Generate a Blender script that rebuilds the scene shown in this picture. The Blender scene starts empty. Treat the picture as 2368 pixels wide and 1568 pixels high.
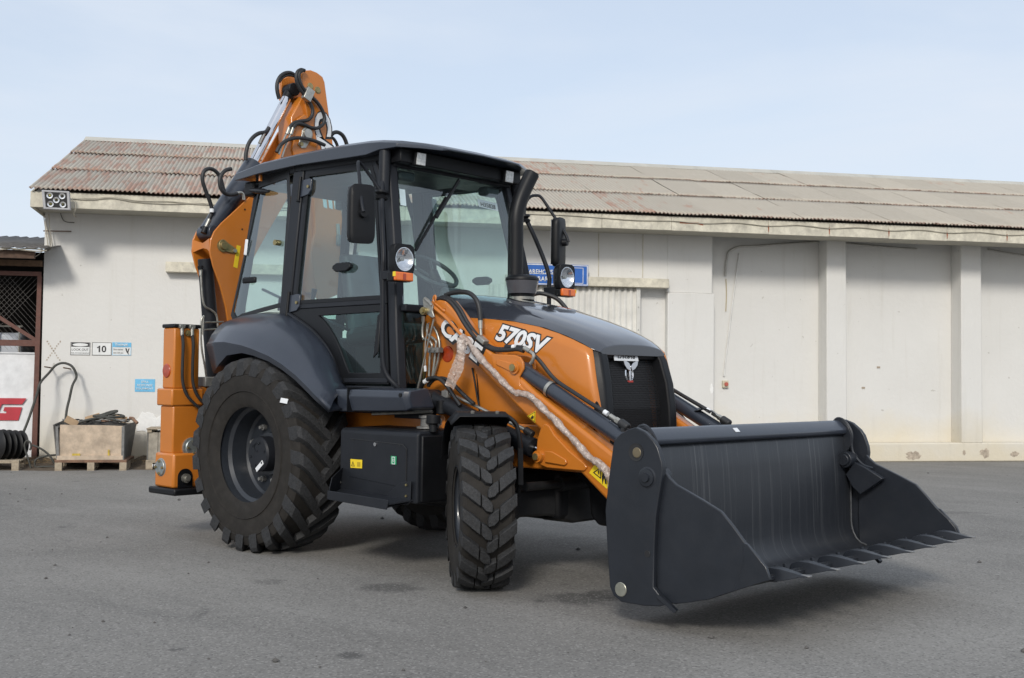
import bpy, bmesh, math, random
from mathutils import Vector, Matrix
random.seed(7)
scene = bpy.context.scene
COL = scene.collection
R = math.radians

# ------------------------------------------------------------------ camera
CX, CY, CZ, YAW, PITCH, ROLL, FPX = [7.12048, -5.93868, 1.26393, 2.31966, 0.03511, 0.01061, 2671.20807]
fw = Vector((math.cos(YAW)*math.cos(PITCH), math.sin(YAW)*math.cos(PITCH), math.sin(PITCH)))
r0 = Vector((math.sin(YAW), -math.cos(YAW), 0)); u0 = r0.cross(fw)
rt = math.cos(ROLL)*r0 + math.sin(ROLL)*u0; up = math.cos(ROLL)*u0 - math.sin(ROLL)*r0
cam = bpy.data.cameras.new('camera'); cam.sensor_width = 36; cam.lens = 36*FPX/2368
cam.clip_end = 3000; cam.clip_start = .05
cam_o = bpy.data.objects.new('camera', cam); COL.objects.link(cam_o)
cam_o.matrix_world = Matrix(((rt.x, up.x, -fw.x, CX), (rt.y, up.y, -fw.y, CY), (rt.z, up.z, -fw.z, CZ), (0, 0, 0, 1)))
scene.camera = cam_o
WBX, WBY, WROT = [-8.7346, 1.4367, 0.94333]          # warehouse corner on the ground and the direction of its long wall

# ------------------------------------------------------------------ world and sun
SUN_EL = R(31); SUN_DIR = Vector((.55, -.83, 0)).normalized()
world = bpy.data.worlds.new('World'); scene.world = world; world.use_nodes = True
nt = world.node_tree; nt.nodes.clear()
def N(t, typ, **kw):
    n = t.nodes.new(typ)
    for k, v in kw.items():
        if k in n.bl_rna.properties: setattr(n, k, v)
        else: n.inputs[k].default_value = v
    return n
out = N(nt, 'ShaderNodeOutputWorld')
sky = N(nt, 'ShaderNodeTexSky', sky_type='NISHITA', sun_disc=False, sun_elevation=SUN_EL,
        sun_rotation=math.atan2(SUN_DIR.x, SUN_DIR.y), air_density=1.0, dust_density=2.2, ozone_density=1.0)
bg1 = N(nt, 'ShaderNodeBackground', Strength=0.15); nt.links.new(sky.outputs[0], bg1.inputs[0])
bg2 = N(nt, 'ShaderNodeBackground', Color=(.70, .765, .86, 1), Strength=1.0)
tc = N(nt, 'ShaderNodeTexCoord'); mp = N(nt, 'ShaderNodeMapping'); mp.inputs['Scale'].default_value = (1.1, 1.1, 4.6)
mp.inputs['Rotation'].default_value = (R(10), R(-6), 0)
nz = N(nt, 'ShaderNodeTexNoise', Scale=1.7, Detail=7.0, Roughness=.52, Distortion=.5)
rp = N(nt, 'ShaderNodeMapRange'); rp.inputs[1].default_value = .36; rp.inputs[2].default_value = .66; rp.inputs[3].default_value = .64; rp.inputs[4].default_value = 1.0
mx = N(nt, 'ShaderNodeMixShader')
nt.links.new(tc.outputs['Generated'], mp.inputs[0]); nt.links.new(mp.outputs[0], nz.inputs['Vector'])
nt.links.new(nz.outputs[0], rp.inputs[0]); nt.links.new(rp.outputs[0], mx.inputs[0])
nt.links.new(bg1.outputs[0], mx.inputs[1]); nt.links.new(bg2.outputs[0], mx.inputs[2]); nt.links.new(mx.outputs[0], out.inputs[0])
sl = bpy.data.lights.new('sun', 'SUN'); sl.energy = 2.0; sl.angle = R(11); sl.color = (1, .95, .87)
sun = bpy.data.objects.new('sun', sl); COL.objects.link(sun); sun.location = (8, -9, 14)
sd = Vector((SUN_DIR.x*math.cos(SUN_EL), SUN_DIR.y*math.cos(SUN_EL), math.sin(SUN_EL)))
sun.rotation_euler = sd.to_track_quat('Z', 'Y').to_euler()
vs = scene.view_settings; vs.view_transform = 'Standard'; vs.look = 'None'; vs.exposure = 0.12; vs.gamma = 1; vs.use_curve_mapping = False

# ------------------------------------------------------------------ materials
MATS = {}
def mat(name, col, rough=.5, metal=0., coat=0., var=.12, vscale=6., bump=0., bscale=60., spec=.5, dust=0., rvar=.1):
    if name in MATS: return MATS[name]
    m = bpy.data.materials.new(name); m.use_nodes = True; t = m.node_tree; b = t.nodes['Principled BSDF']
    b.inputs['Roughness'].default_value = rough; b.inputs['Metallic'].default_value = metal
    b.inputs['Coat Weight'].default_value = coat; b.inputs['Coat Roughness'].default_value = .08
    b.inputs['Specular IOR Level'].default_value = spec
    g = N(t, 'ShaderNodeNewGeometry'); n1 = N(t, 'ShaderNodeTexNoise', Scale=vscale, Detail=5., Roughness=.6)
    t.links.new(g.outputs['Position'], n1.inputs['Vector'])
    cr = N(t, 'ShaderNodeMix', data_type='RGBA')
    a = [max(0, v*(1-var)) for v in col]; c = [min(1, v*(1+var)) for v in col]
    cr.inputs[6].default_value = (*a, 1); cr.inputs[7].default_value = (*c, 1)
    mr = N(t, 'ShaderNodeMapRange'); mr.inputs[1].default_value = .3; mr.inputs[2].default_value = .7
    t.links.new(n1.outputs[0], mr.inputs[0]); t.links.new(mr.outputs[0], cr.inputs[0])
    last = cr.outputs[2]
    if dust > 0:
        n3 = N(t, 'ShaderNodeTexNoise', Scale=vscale*2.7, Detail=8., Roughness=.7)
        t.links.new(g.outputs['Position'], n3.inputs['Vector'])
        m3 = N(t, 'ShaderNodeMapRange'); m3.inputs[1].default_value = .45; m3.inputs[2].default_value = .75; m3.inputs[4].default_value = dust
        d = N(t, 'ShaderNodeMix', data_type='RGBA'); d.inputs[7].default_value = (.22, .2, .18, 1)
        t.links.new(n3.outputs[0], m3.inputs[0]); t.links.new(m3.outputs[0], d.inputs[0]); t.links.new(last, d.inputs[6]); last = d.outputs[2]
    t.links.new(last, b.inputs['Base Color'])
    r2 = N(t, 'ShaderNodeMapRange'); r2.inputs[3].default_value = max(.02, rough-rvar); r2.inputs[4].default_value = min(1, rough+rvar)
    t.links.new(n1.outputs[0], r2.inputs[0]); t.links.new(r2.outputs[0], b.inputs['Roughness'])
    if bump > 0:
        n2 = N(t, 'ShaderNodeTexNoise', Scale=bscale, Detail=4.); t.links.new(g.outputs['Position'], n2.inputs['Vector'])
        bp = N(t, 'ShaderNodeBump', Strength=bump, Distance=.01); t.links.new(n2.outputs[0], bp.inputs['Height']); t.links.new(bp.outputs[0], b.inputs['Normal'])
    MATS[name] = m; return m

ORANGE = mat('orange_paint', (.52, .168, .020), .32, 0, .35, .07, 2.5, .03, 9, dust=.02)
GREY = mat('dark_grey_paint', (.028, .035, .050), .36, 0, .25, .12, 3, .05, 25, dust=.015)
GREYM = mat('dark_grey_matte', (.0145, .0165, .021), .46, 0, 0, .15, 5, .05, 60, .25, dust=.01)
HOODM = mat('hood_gloss', (.034, .038, .049), .14, 0, .9, .08, 3, 0)
BLACK = mat('black_plastic', (.0068, .0074, .009), .45, 0, 0, .2, 8, .05, 120, .28)
RUBBER = mat('tyre_rubber', (.0185, .0165, .0145), .8, 0, 0, .15, 5, .12, 90, .3, dust=.06)
TREAD = mat('tread_rubber', (.022, .0235, .026), .72, 0, 0, .45, 55, .35, 140, .35, dust=.15)
HOSE = mat('hose_rubber', (.018, .0185, .02), .5, 0, 0, .2, 30, .1, 200)
STEEL = mat('zinc_steel', (.42, .41, .37), .36, .8, 0, .2, 30, .03, 90)
CHROME = mat('chrome_rod', (.72, .72, .74), .12, 1, 0, .04, 8)
BRASS = mat('yellow_zinc', (.33, .27, .13), .4, .75, 0, .2, 25)
BUCKET = mat('bucket_paint', (.0145, .0175, .0235), .40, 0, .1, .14, 4, .04, 30, .4, dust=.02)
AMBER = mat('amber_lens', (.75, .16, .02), .2, 0, .5, .08, 30)
REDLENS = mat('red_reflector', (.35, .045, .012), .22, 0, .5, .2, 40)
WHITE = mat('white_print', (.72, .74, .76), .45, 0, 0, .05, 10)
PRINTBLK = mat('black_print', (.015, .015, .016), .5)
YELLOW = mat('yellow_decal', (.80, .58, .02), .4, 0, 0, .05, 20)
GREEN = mat('green_decal', (.02, .30, .13), .4)
SEATF = mat('seat_fabric', (.018, .020, .023), .6)
INTER = mat('cab_trim', (.055, .06, .066), .5)
STEELG = mat('cast_grey', (.19, .19, .185), .55, .3, 0, .2, 20, .15, 60)

def glass(name, tint, refl=1.5, rough=0.0, haze=0.):
    m = bpy.data.materials.new(name); m.use_nodes = True; t = m.node_tree; t.nodes.clear()
    o = N(t, 'ShaderNodeOutputMaterial'); tr = N(t, 'ShaderNodeBsdfTransparent', Color=(*tint, 1))
    gl = N(t, 'ShaderNodeBsdfGlossy', Color=(.90, .97, 1, 1), Roughness=rough); fr = N(t, 'ShaderNodeFresnel', IOR=refl); ge = N(t, 'ShaderNodeNewGeometry'); inv = N(t, 'ShaderNodeMath', operation='SUBTRACT'); inv.inputs[0].default_value = 1; t.links.new(ge.outputs['Backfacing'], inv.inputs[1])
    ml = N(t, 'ShaderNodeMath', operation='MULTIPLY'); t.links.new(fr.outputs[0], ml.inputs[0]); t.links.new(inv.outputs[0], ml.inputs[1])
    mix = N(t, 'ShaderNodeMixShader'); t.links.new(ml.outputs[0], mix.inputs[0]); t.links.new(tr.outputs[0], mix.inputs[1]); t.links.new(gl.outputs[0], mix.inputs[2])
    last = mix.outputs[0]
    if haze > 0:
        df = N(t, 'ShaderNodeBsdfDiffuse', Color=(.5, .56, .58, 1)); m2 = N(t, 'ShaderNodeMixShader'); m2.inputs[0].default_value = haze
        t.links.new(last, m2.inputs[1]); t.links.new(df.outputs[0], m2.inputs[2]); last = m2.outputs[0]
    t.links.new(last, o.inputs[0]); MATS[name] = m; return m
GLASS = glass('tinted_glass', (.86, .945, .935), 2.05, 0, .018)
GLASSD = glass('green_glass', (.68, .87, .84), 1.5, 0, .01)
LENS = glass('clear_lens', (.94, .95, .96), 1.45)
SMOKE = glass('smoked_plastic', (.50, .50, .53), 1.5, .1, .06)
FILM = glass('plastic_film', (.93, .95, .95), 1.5, .10, .05)

# ------------------------------------------------------------------ mesh helpers
class MB:
    def __init__(s): s.v = []; s.f = []
    def add(s, vs, fs):
        o = len(s.v); s.v += [tuple(v) for v in vs]; s.f += [tuple(i+o for i in f) for f in fs]; return s
    def hexa(s, a, b): # two quads of 4 points
        return s.add(list(a)+list(b), [(3,2,1,0),(4,5,6,7),(0,1,5,4),(1,2,6,5),(2,3,7,6),(3,0,4,7)])
    def box(s, c, d, rot=None):
        x, y, z = d[0]/2, d[1]/2, d[2]/2
        P = [Vector(p) for p in ((-x,-y,-z),(x,-y,-z),(x,y,-z),(-x,y,-z),(-x,-y,z),(x,-y,z),(x,y,z),(-x,y,z))]
        if rot is not None: P = [rot @ p for p in P]
        P = [p+Vector(c) for p in P]; return s.hexa(P[:4], P[4:])
    def bx(s, x0, x1, y0, y1, z0, z1): return s.box(((x0+x1)/2,(y0+y1)/2,(z0+z1)/2),(abs(x1-x0),abs(y1-y0),abs(z1-z0)))
    def bar(s, p0, p1, w, d, side=None):
        p0, p1 = Vector(p0), Vector(p1); a = (p1-p0).normalized()
        sd = Vector(side) if side is not None else Vector((0,0,1))
        if abs(a.dot(sd)) > .95: sd = Vector((1,0,0))
        u = (sd - a*sd.dot(a)).normalized(); v = a.cross(u)
        q = [u*w/2+v*d/2, -u*w/2+v*d/2, -u*w/2-v*d/2, u*w/2-v*d/2]
        return s.hexa([p0+k for k in q], [p1+k for k in q])
    def prism(s, pts, d):           # planar 3d outline pushed along vector d
        n = len(pts); d = Vector(d); A = [Vector(p) for p in pts]; B = [p+d for p in A]
        return s.add(A+B, [tuple(range(n))[::-1], tuple(range(n, 2*n))] + [(i, (i+1) % n, n+(i+1) % n, n+i) for i in range(n)])
    def xz(s, pts, y0, y1): return s.prism([(p[0], y0, p[-1]) for p in pts], (0, y1-y0, 0))
    def yz(s, pts, x0, x1): return s.prism([(x0, p[-2], p[-1]) for p in pts], (x1-x0, 0, 0))
    def ring(s, outer, inner, d):   # frame between two outlines of equal count
        n = len(outer); d = Vector(d); O = [Vector(p) for p in outer]; I = [Vector(p) for p in inner]
        v = O + I + [p+d for p in O] + [p+d for p in I]; f = []
        for i in range(n):
            j = (i+1) % n
            f += [(i, j, n+j, n+i), (2*n+i, 3*n+i, 3*n+j, 2*n+j), (i, 2*n+i, 2*n+j, j), (n+i, n+j, 3*n+j, 3*n+i)]
        return s.add(v, f)
    def cyl(s, p0, p1, r0, r1=None, seg=20):
        r1 = r0 if r1 is None else r1
        return s.lathe([(0, 0), (r0, 0), (r1, (Vector(p1)-Vector(p0)).length), (0, (Vector(p1)-Vector(p0)).length)], p0, Vector(p1)-Vector(p0), seg)
    def lathe(s, prof, o, ax, seg=24, closed=False):
        o = Vector(o); a = Vector(ax).normalized(); t = Vector((0,0,1)) if abs(a.z) < .9 else Vector((1,0,0))
        u = (t-a*t.dot(a)).normalized(); w = a.cross(u); v = []; f = []; idx = []
        for (r, h) in prof:
            if r < 1e-6: idx.append([len(v)]*seg); v.append(o+a*h)
            else:
                idx.append([len(v)+k for k in range(seg)])
                v += [o+a*h+(u*math.cos(2*math.pi*k/seg)+w*math.sin(2*math.pi*k/seg))*r for k in range(seg)]
        pr = list(range(len(prof)-1)) + ([-1] if closed else [])
        for i in pr:
            A, B = idx[i], idx[i+1]
            for k in range(seg):
                j = (k+1) % seg; q = [A[k], A[j], B[j], B[k]]; q = [q[m] for m in range(4) if q[m] not in q[:m]]
                if len(q) >= 3: f.append(tuple(q))
        return s.add(v, f)
    def tube(s, pts, r, seg=8, closed=False, cap=True):
        P = [Vector(p) for p in pts]; n = len(P); v = []; f = []; u = None
        rr = r if isinstance(r, (list, tuple)) else [r]*n
        for i, p in enumerate(P):
            a = (P[(i+1) % n]-P[i-1]) if closed else (P[min(i+1, n-1)]-P[max(i-1, 0)])
            a.normalize()
            if u is None: u = a.orthogonal().normalized()
            u = (u-a*u.dot(a)); u = u.normalized() if u.length > 1e-6 else a.orthogonal().normalized()
            w = a.cross(u); v += [p+(u*math.cos(2*math.pi*k/seg)+w*math.sin(2*math.pi*k/seg))*rr[i] for k in range(seg)]
        for i in range(n if closed else n-1):
            for k in range(seg):
                a0 = i*seg; b0 = ((i+1) % n)*seg; f.append((a0+k, a0+(k+1) % seg, b0+(k+1) % seg, b0+k))
        if cap and not closed: f += [tuple(range(seg))[::-1], tuple(range((n-1)*seg, n*seg))]
        return s.add(v, f)
    def loft(s, rings, cap=True, closed=True):
        n = len(rings[0]); v = [p for r in rings for p in r]; f = []
        for i in range(len(rings)-1):
            for k in range(n if closed else n-1):
                j = (k+1) % n; f.append((i*n+k, i*n+j, (i+1)*n+j, (i+1)*n+k))
        if cap and closed: f += [tuple(range(n))[::-1], tuple(range((len(rings)-1)*n, len(rings)*n))]
        return s.add(v, f)
    def build(s, name, m, parent=None, bevel=0., seg=2, smooth=35, solid=0., sub=0, loc=None, rot=None):
        me = bpy.data.meshes.new(name); me.from_pydata(s.v, [], s.f); me.materials.append(m)
        b = bmesh.new(); b.from_mesh(me); bmesh.ops.recalc_face_normals(b, faces=b.faces); b.to_mesh(me); b.free()
        me.polygons.foreach_set('use_smooth', [True]*len(me.polygons)); me.set_sharp_from_angle(angle=R(smooth)); me.update()
        o = bpy.data.objects.new(name, me); COL.objects.link(o)
        if parent is not None: o.parent = parent
        if loc is not None: o.location = loc
        if rot is not None: o.rotation_euler = rot
        if solid:
            q = o.modifiers.new('solid', 'SOLIDIFY'); q.thickness = solid; q.offset = 0
        if sub:
            q = o.modifiers.new('sub', 'SUBSURF'); q.levels = sub; q.render_levels = sub
        if bevel:
            q = o.modifiers.new('bevel', 'BEVEL'); q.width = bevel; q.segments = seg; q.limit_method = 'ANGLE'; q.angle_limit = R(32)
        return o
def tag(o, label=None, cat=None, group=None, kind=None):
    if label: o['label'] = label
    if cat: o['category'] = cat
    if group: o['group'] = group
    if kind: o['kind'] = kind
    return o
def empty(name, loc=(0, 0, 0), rz=0., label=None, cat=None, group=None):
    o = bpy.data.objects.new(name, None); COL.objects.link(o); o.location = loc; o.rotation_euler = (0, 0, rz); o.empty_display_size = .2
    return tag(o, label, cat, group)
def copy_tree(o, parent=None):
    c = o.copy(); COL.objects.link(c); c.parent = parent
    for ch in list(o.children): copy_tree(ch, c)
    return c
def spline(pts, n=8, closed=False):
    P = [Vector(p) for p in pts]; o = []; m = len(P)
    for i in range(m if closed else m-1):
        if closed: a, b, c, d = P[i-1], P[i], P[(i+1) % m], P[(i+2) % m]
        else: a, b, c, d = P[max(i-1, 0)], P[i], P[i+1], P[min(i+2, m-1)]
        for k in range(n):
            t = k/n; o.append(.5*((2*b)+(c-a)*t+(2*a-5*b+4*c-d)*t*t+(3*b-a-3*c+d)*t**3))
    if not closed: o.append(P[-1])
    return o
def hose(name, pts, r, m, parent, n=8, seg=10): return MB().tube(spline(pts, n), r, seg).build(name, m, parent, smooth=60)
def lerp(a, b, t): return a+(b-a)*t
def text(name, s, o, right, upv, width, m, parent, bold=0., ext=.0015, shear=0., height=None, lift=0.):
    """lettering as a thin mesh lying on a surface: o = left end of the baseline"""
    cu = bpy.data.curves.new(name, 'FONT'); cu.body = s; cu.size = 1; cu.offset = bold; cu.extrude = .0; cu.shear = shear; cu.resolution_u = 3
    ob = bpy.data.objects.new(name, cu); COL.objects.link(ob)
    dg = bpy.context.evaluated_depsgraph_get(); me = bpy.data.meshes.new_from_object(ob.evaluated_get(dg)); bpy.data.objects.remove(ob)
    xs = [v.co.x for v in me.vertices]; ys = [v.co.y for v in me.vertices]; x0, x1, y0, y1 = min(xs), max(xs), min(ys), max(ys)
    kx = width/(x1-x0); ky = kx if height is None else height/(y1-y0)
    rv = Vector(right).normalized(); uv = Vector(upv); uv = (uv-rv*uv.dot(rv)).normalized(); nv = rv.cross(uv); o = Vector(o)
    for v in me.vertices: v.co = o+rv*(v.co.x-x0)*kx+uv*(v.co.y-max(y0, -.05) if False else v.co.y-y0)*ky+nv*(ext+lift)
    me.materials.clear(); me.materials.append(m); me.name = name
    q = bpy.data.objects.new(name, me); COL.objects.link(q); q.parent = parent
    if ext: 
        sm = q.modifiers.new('solid', 'SOLIDIFY'); sm.thickness = ext; sm.offset = -1
    return q

# ------------------------------------------------------------------ ground
def asphalt():
    m = bpy.data.materials.new('asphalt'); m.use_nodes = True; t = m.node_tree; b = t.nodes['Principled BSDF']; L = t.links.new
    g = N(t, 'ShaderNodeNewGeometry')
    def noise(sc, det=5., rough=.6, vec=None, dist=0.):
        n = N(t, 'ShaderNodeTexNoise', Scale=sc, Detail=det, Roughness=rough, Distortion=dist); L(vec or g.outputs['Position'], n.inputs['Vector']); return n.outputs[0]
    def rng(x, a, c, lo=0., hi=1.):
        r = N(t, 'ShaderNodeMapRange'); r.inputs[1].default_value = a; r.inputs[2].default_value = c; r.inputs[3].default_value = lo; r.inputs[4].default_value = hi; L(x, r.inputs[0]); return r.outputs[0]
    def mixc(f, a, c):
        x = N(t, 'ShaderNodeMix', data_type='RGBA')
        if isinstance(a, tuple): x.inputs[6].default_value = (*a, 1)
        else: L(a, x.inputs[6])
        if isinstance(c, tuple): x.inputs[7].default_value = (*c, 1)
        else: L(c, x.inputs[7])
        L(f, x.inputs[0]); return x.outputs[2]
    big = mixc(rng(noise(.33, 6, .6, dist=.6), .3, .72), (.148, .143, .134), (.240, .232, .217))
    # streaks of wear that follow the traffic along the building
    mp = N(t, 'ShaderNodeMapping'); mp.inputs['Rotation'].default_value = (0, 0, -WROT); mp.inputs['Scale'].default_value = (.35, 1.5, 1)
    L(g.outputs['Position'], mp.inputs[0])
    st = noise(1.3, 6, .65, mp.outputs[0], .4)
    c1 = mixc(rng(st, .52, .75, 0, .42), big, (.29, .282, .266))
    c2 = mixc(rng(st, .28, .46, .38, 0), c1, (.118, .115, .112))
    # dark oil spots
    sp = noise(.95, 3, .5, dist=1.5)
    c3 = mixc(rng(sp, .685, .74, 0, .62), c2, (.060, .058, .056))
    # a few oil stains with ragged edges
    rag = noise(5.5, 5, .65)
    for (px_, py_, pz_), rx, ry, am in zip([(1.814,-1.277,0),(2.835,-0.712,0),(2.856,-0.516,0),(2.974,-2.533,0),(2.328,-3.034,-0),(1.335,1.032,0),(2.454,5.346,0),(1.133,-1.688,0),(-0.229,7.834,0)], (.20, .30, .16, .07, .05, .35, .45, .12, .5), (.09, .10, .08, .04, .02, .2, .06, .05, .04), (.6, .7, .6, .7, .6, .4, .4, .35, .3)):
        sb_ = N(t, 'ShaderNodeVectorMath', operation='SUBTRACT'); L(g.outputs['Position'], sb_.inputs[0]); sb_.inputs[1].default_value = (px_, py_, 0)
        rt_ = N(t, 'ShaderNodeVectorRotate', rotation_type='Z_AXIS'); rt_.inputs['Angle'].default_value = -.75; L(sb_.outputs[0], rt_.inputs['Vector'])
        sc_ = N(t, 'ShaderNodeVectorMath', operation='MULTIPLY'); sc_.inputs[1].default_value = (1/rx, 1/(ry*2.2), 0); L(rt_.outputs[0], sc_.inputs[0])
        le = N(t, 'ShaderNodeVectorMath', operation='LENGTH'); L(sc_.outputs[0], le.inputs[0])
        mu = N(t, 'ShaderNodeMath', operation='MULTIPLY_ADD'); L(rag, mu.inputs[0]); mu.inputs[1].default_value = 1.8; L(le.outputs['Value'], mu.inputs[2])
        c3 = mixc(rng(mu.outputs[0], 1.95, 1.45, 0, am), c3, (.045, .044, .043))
    # fine cracks
    vc = N(t, 'ShaderNodeTexVoronoi', feature='DISTANCE_TO_EDGE', Scale=.30); wv = N(t, 'ShaderNodeTexNoise', Scale=1.6, Detail=5.)
    L(g.outputs['Position'], wv.inputs['Vector']); wa = N(t, 'ShaderNodeMix', data_type='RGBA', blend_type='ADD'); wa.inputs[0].default_value = .5; L(g.outputs['Position'], wa.inputs[6]); L(wv.outputs['Color'], wa.inputs[7]); L(wa.outputs[2], vc.inputs['Vector'])
    c3 = mixc(rng(vc.outputs['Distance'], .0, .0035, .22, 0), c3, (.07, .068, .066))
    # aggregate speckle
    vo = N(t, 'ShaderNodeTexVoronoi', Scale=95.); L(g.outputs['Position'], vo.inputs['Vector'])
    sx = N(t, 'ShaderNodeSeparateColor'); L(vo.outputs['Color'], sx.inputs[0])
    c4 = mixc(rng(sx.outputs[0], .74, 1., 0, .55), c3, (.36, .35, .33))
    c5 = mixc(rng(sx.outputs[1], .74, 1., 0, .6), c4, (.06, .058, .056))
    L(c5, b.inputs['Base Color'])
    b.inputs['Roughness'].default_value = .88
    n2 = noise(75, 3, .7); bp = N(t, 'ShaderNodeBump', Strength=.55, Distance=.006); L(n2, bp.inputs['Height']); L(bp.outputs[0], b.inputs['Normal'])
    return m
ASPH = asphalt()
gr = MB(); gr.add([(-400, -400, 0), (400, -400, 0), (400, 400, 0), (-400, 400, 0)], [(0, 1, 2, 3)])
tag(gr.build('ground', ASPH), 'worn grey asphalt yard', None, kind='structure')

WH = dict(loc=(WBX, WBY, 0), rot=(0, 0, WROT))
def wempty(name, label, cat, group=None): return empty(name, (WBX, WBY, 0), WROT, label, cat, group)
def w2(s, off, z): return (s, -off, z)

# small loose stones lying about on the asphalt
PEB = mat('loose_stone', (.10, .095, .09), .9, var=.4, vscale=20)
pb = MB(); rnd = random.Random(3)
for i in range(420):
    x = rnd.uniform(-8, 6.5); y = rnd.uniform(-5.5, 11); r = rnd.choice((.004, .006, .008, .012, .02))*rnd.uniform(.6, 1.2)
    a = rnd.uniform(0, 6.28); q = Matrix.Rotation(a, 3, 'Z')
    vs = [Vector(v)*r for v in ((1,0,.1),(.2,.9,0),(-.9,.3,.1),(-.3,-.9,0),(.1,.1,.8),(0,0,-.3))]
    pb.add([q @ v+Vector((x, y, r*.2)) for v in vs], [(0,1,4),(1,2,4),(2,3,4),(3,0,4),(1,0,5),(2,1,5),(3,2,5),(0,3,5)])
tag(pb.build('loose_stones', PEB, smooth=10), 'small loose stones scattered over the asphalt', 'stones', kind='stuff')

# ------------------------------------------------------------------ warehouse
def painted_wall():
    m = bpy.data.materials.new('painted_wall'); m.use_nodes = True; t = m.node_tree; b = t.nodes['Principled BSDF']; L = t.links.new
    tc = N(t, 'ShaderNodeTexCoord'); sep = N(t, 'ShaderNodeSeparateXYZ'); L(tc.outputs['Object'], sep.inputs[0])
    n1 = N(t, 'ShaderNodeTexNoise', Scale=.9, Detail=6., Roughness=.6); L(tc.outputs['Object'], n1.inputs['Vector'])
    c1 = N(t, 'ShaderNodeMix', data_type='RGBA'); c1.inputs[6].default_value = (.605, .596, .568, 1); c1.inputs[7].default_value = (.70, .693, .668, 1); L(n1.outputs[0], c1.inputs[0])
    # yellowed damp stain at the foot, with an uneven edge
    ad = N(t, 'ShaderNodeMath', operation='MULTIPLY_ADD'); L(n1.outputs[0], ad.inputs[0]); ad.inputs[1].default_value = -1.5; L(sep.outputs[2], ad.inputs[2])
    mr = N(t, 'ShaderNodeMapRange'); mr.inputs[1].default_value = .05; mr.inputs[2].default_value = -.75; mr.inputs[3].default_value = 0; mr.inputs[4].default_value = .7; L(ad.outputs[0], mr.inputs[0])
    c2 = N(t, 'ShaderNodeMix', data_type='RGBA'); c2.inputs[7].default_value = (.60, .52, .36, 1); L(c1.outputs[2], c2.inputs[6]); L(mr.outputs[0], c2.inputs[0])
    # faint vertical runs
    mp = N(t, 'ShaderNodeMapping'); mp.inputs['Scale'].default_value = (3.2, 3.2, .22); L(tc.outputs['Object'], mp.inputs[0])
    n2 = N(t, 'ShaderNodeTexNoise', Scale=2.2, Detail=6., Roughness=.65); L(mp.outputs[0], n2.inputs['Vector'])
    m2 = N(t, 'ShaderNodeMapRange'); m2.inputs[1].default_value = .56; m2.inputs[2].default_value = .82; m2.inputs[4].default_value = .27; L(n2.outputs[0], m2.inputs[0])
    c3 = N(t, 'ShaderNodeMix', data_type='RGBA'); c3.inputs[7].default_value = (.40, .37, .30, 1); L(c2.outputs[2], c3.inputs[6]); L(m2.outputs[0], c3.inputs[0])
    # specks and chips
    n3 = N(t, 'ShaderNodeTexNoise', Scale=9., Detail=2., Roughness=.5); L(tc.outputs['Object'], n3.inputs['Vector'])
    m3 = N(t, 'ShaderNodeMapRange'); m3.inputs[1].default_value = .735; m3.inputs[2].default_value = .77; m3.inputs[4].default_value = .5; L(n3.outputs[0], m3.inputs[0])
    c4 = N(t, 'ShaderNodeMix', data_type='RGBA'); c4.inputs[7].default_value = (.33, .31, .27, 1); L(c3.outputs[2], c4.inputs[6]); L(m3.outputs[0], c4.inputs[0])
    L(c4.outputs[2], b.inputs['Base Color']); b.inputs['Roughness'].default_value = .75
    n4 = N(t, 'ShaderNodeTexNoise', Scale=14., Detail=6., Roughness=.6); L(tc.outputs['Object'], n4.inputs['Vector'])
    bp = N(t, 'ShaderNodeBump', Strength=.25, Distance=.02); L(n4.outputs[0], bp.inputs['Height']); L(bp.outputs[0], b.inputs['Normal'])
    return m
WALL = painted_wall()
CREAM = mat('weathered_cream_board', (.58, .545, .445), .7, 0, 0, .24, 4.5, .3, 30, dust=.5)
SOFFIT = mat('soffit_board', (.44, .42, .36), .8, 0, 0, .12, 3, .1, 20)
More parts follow.
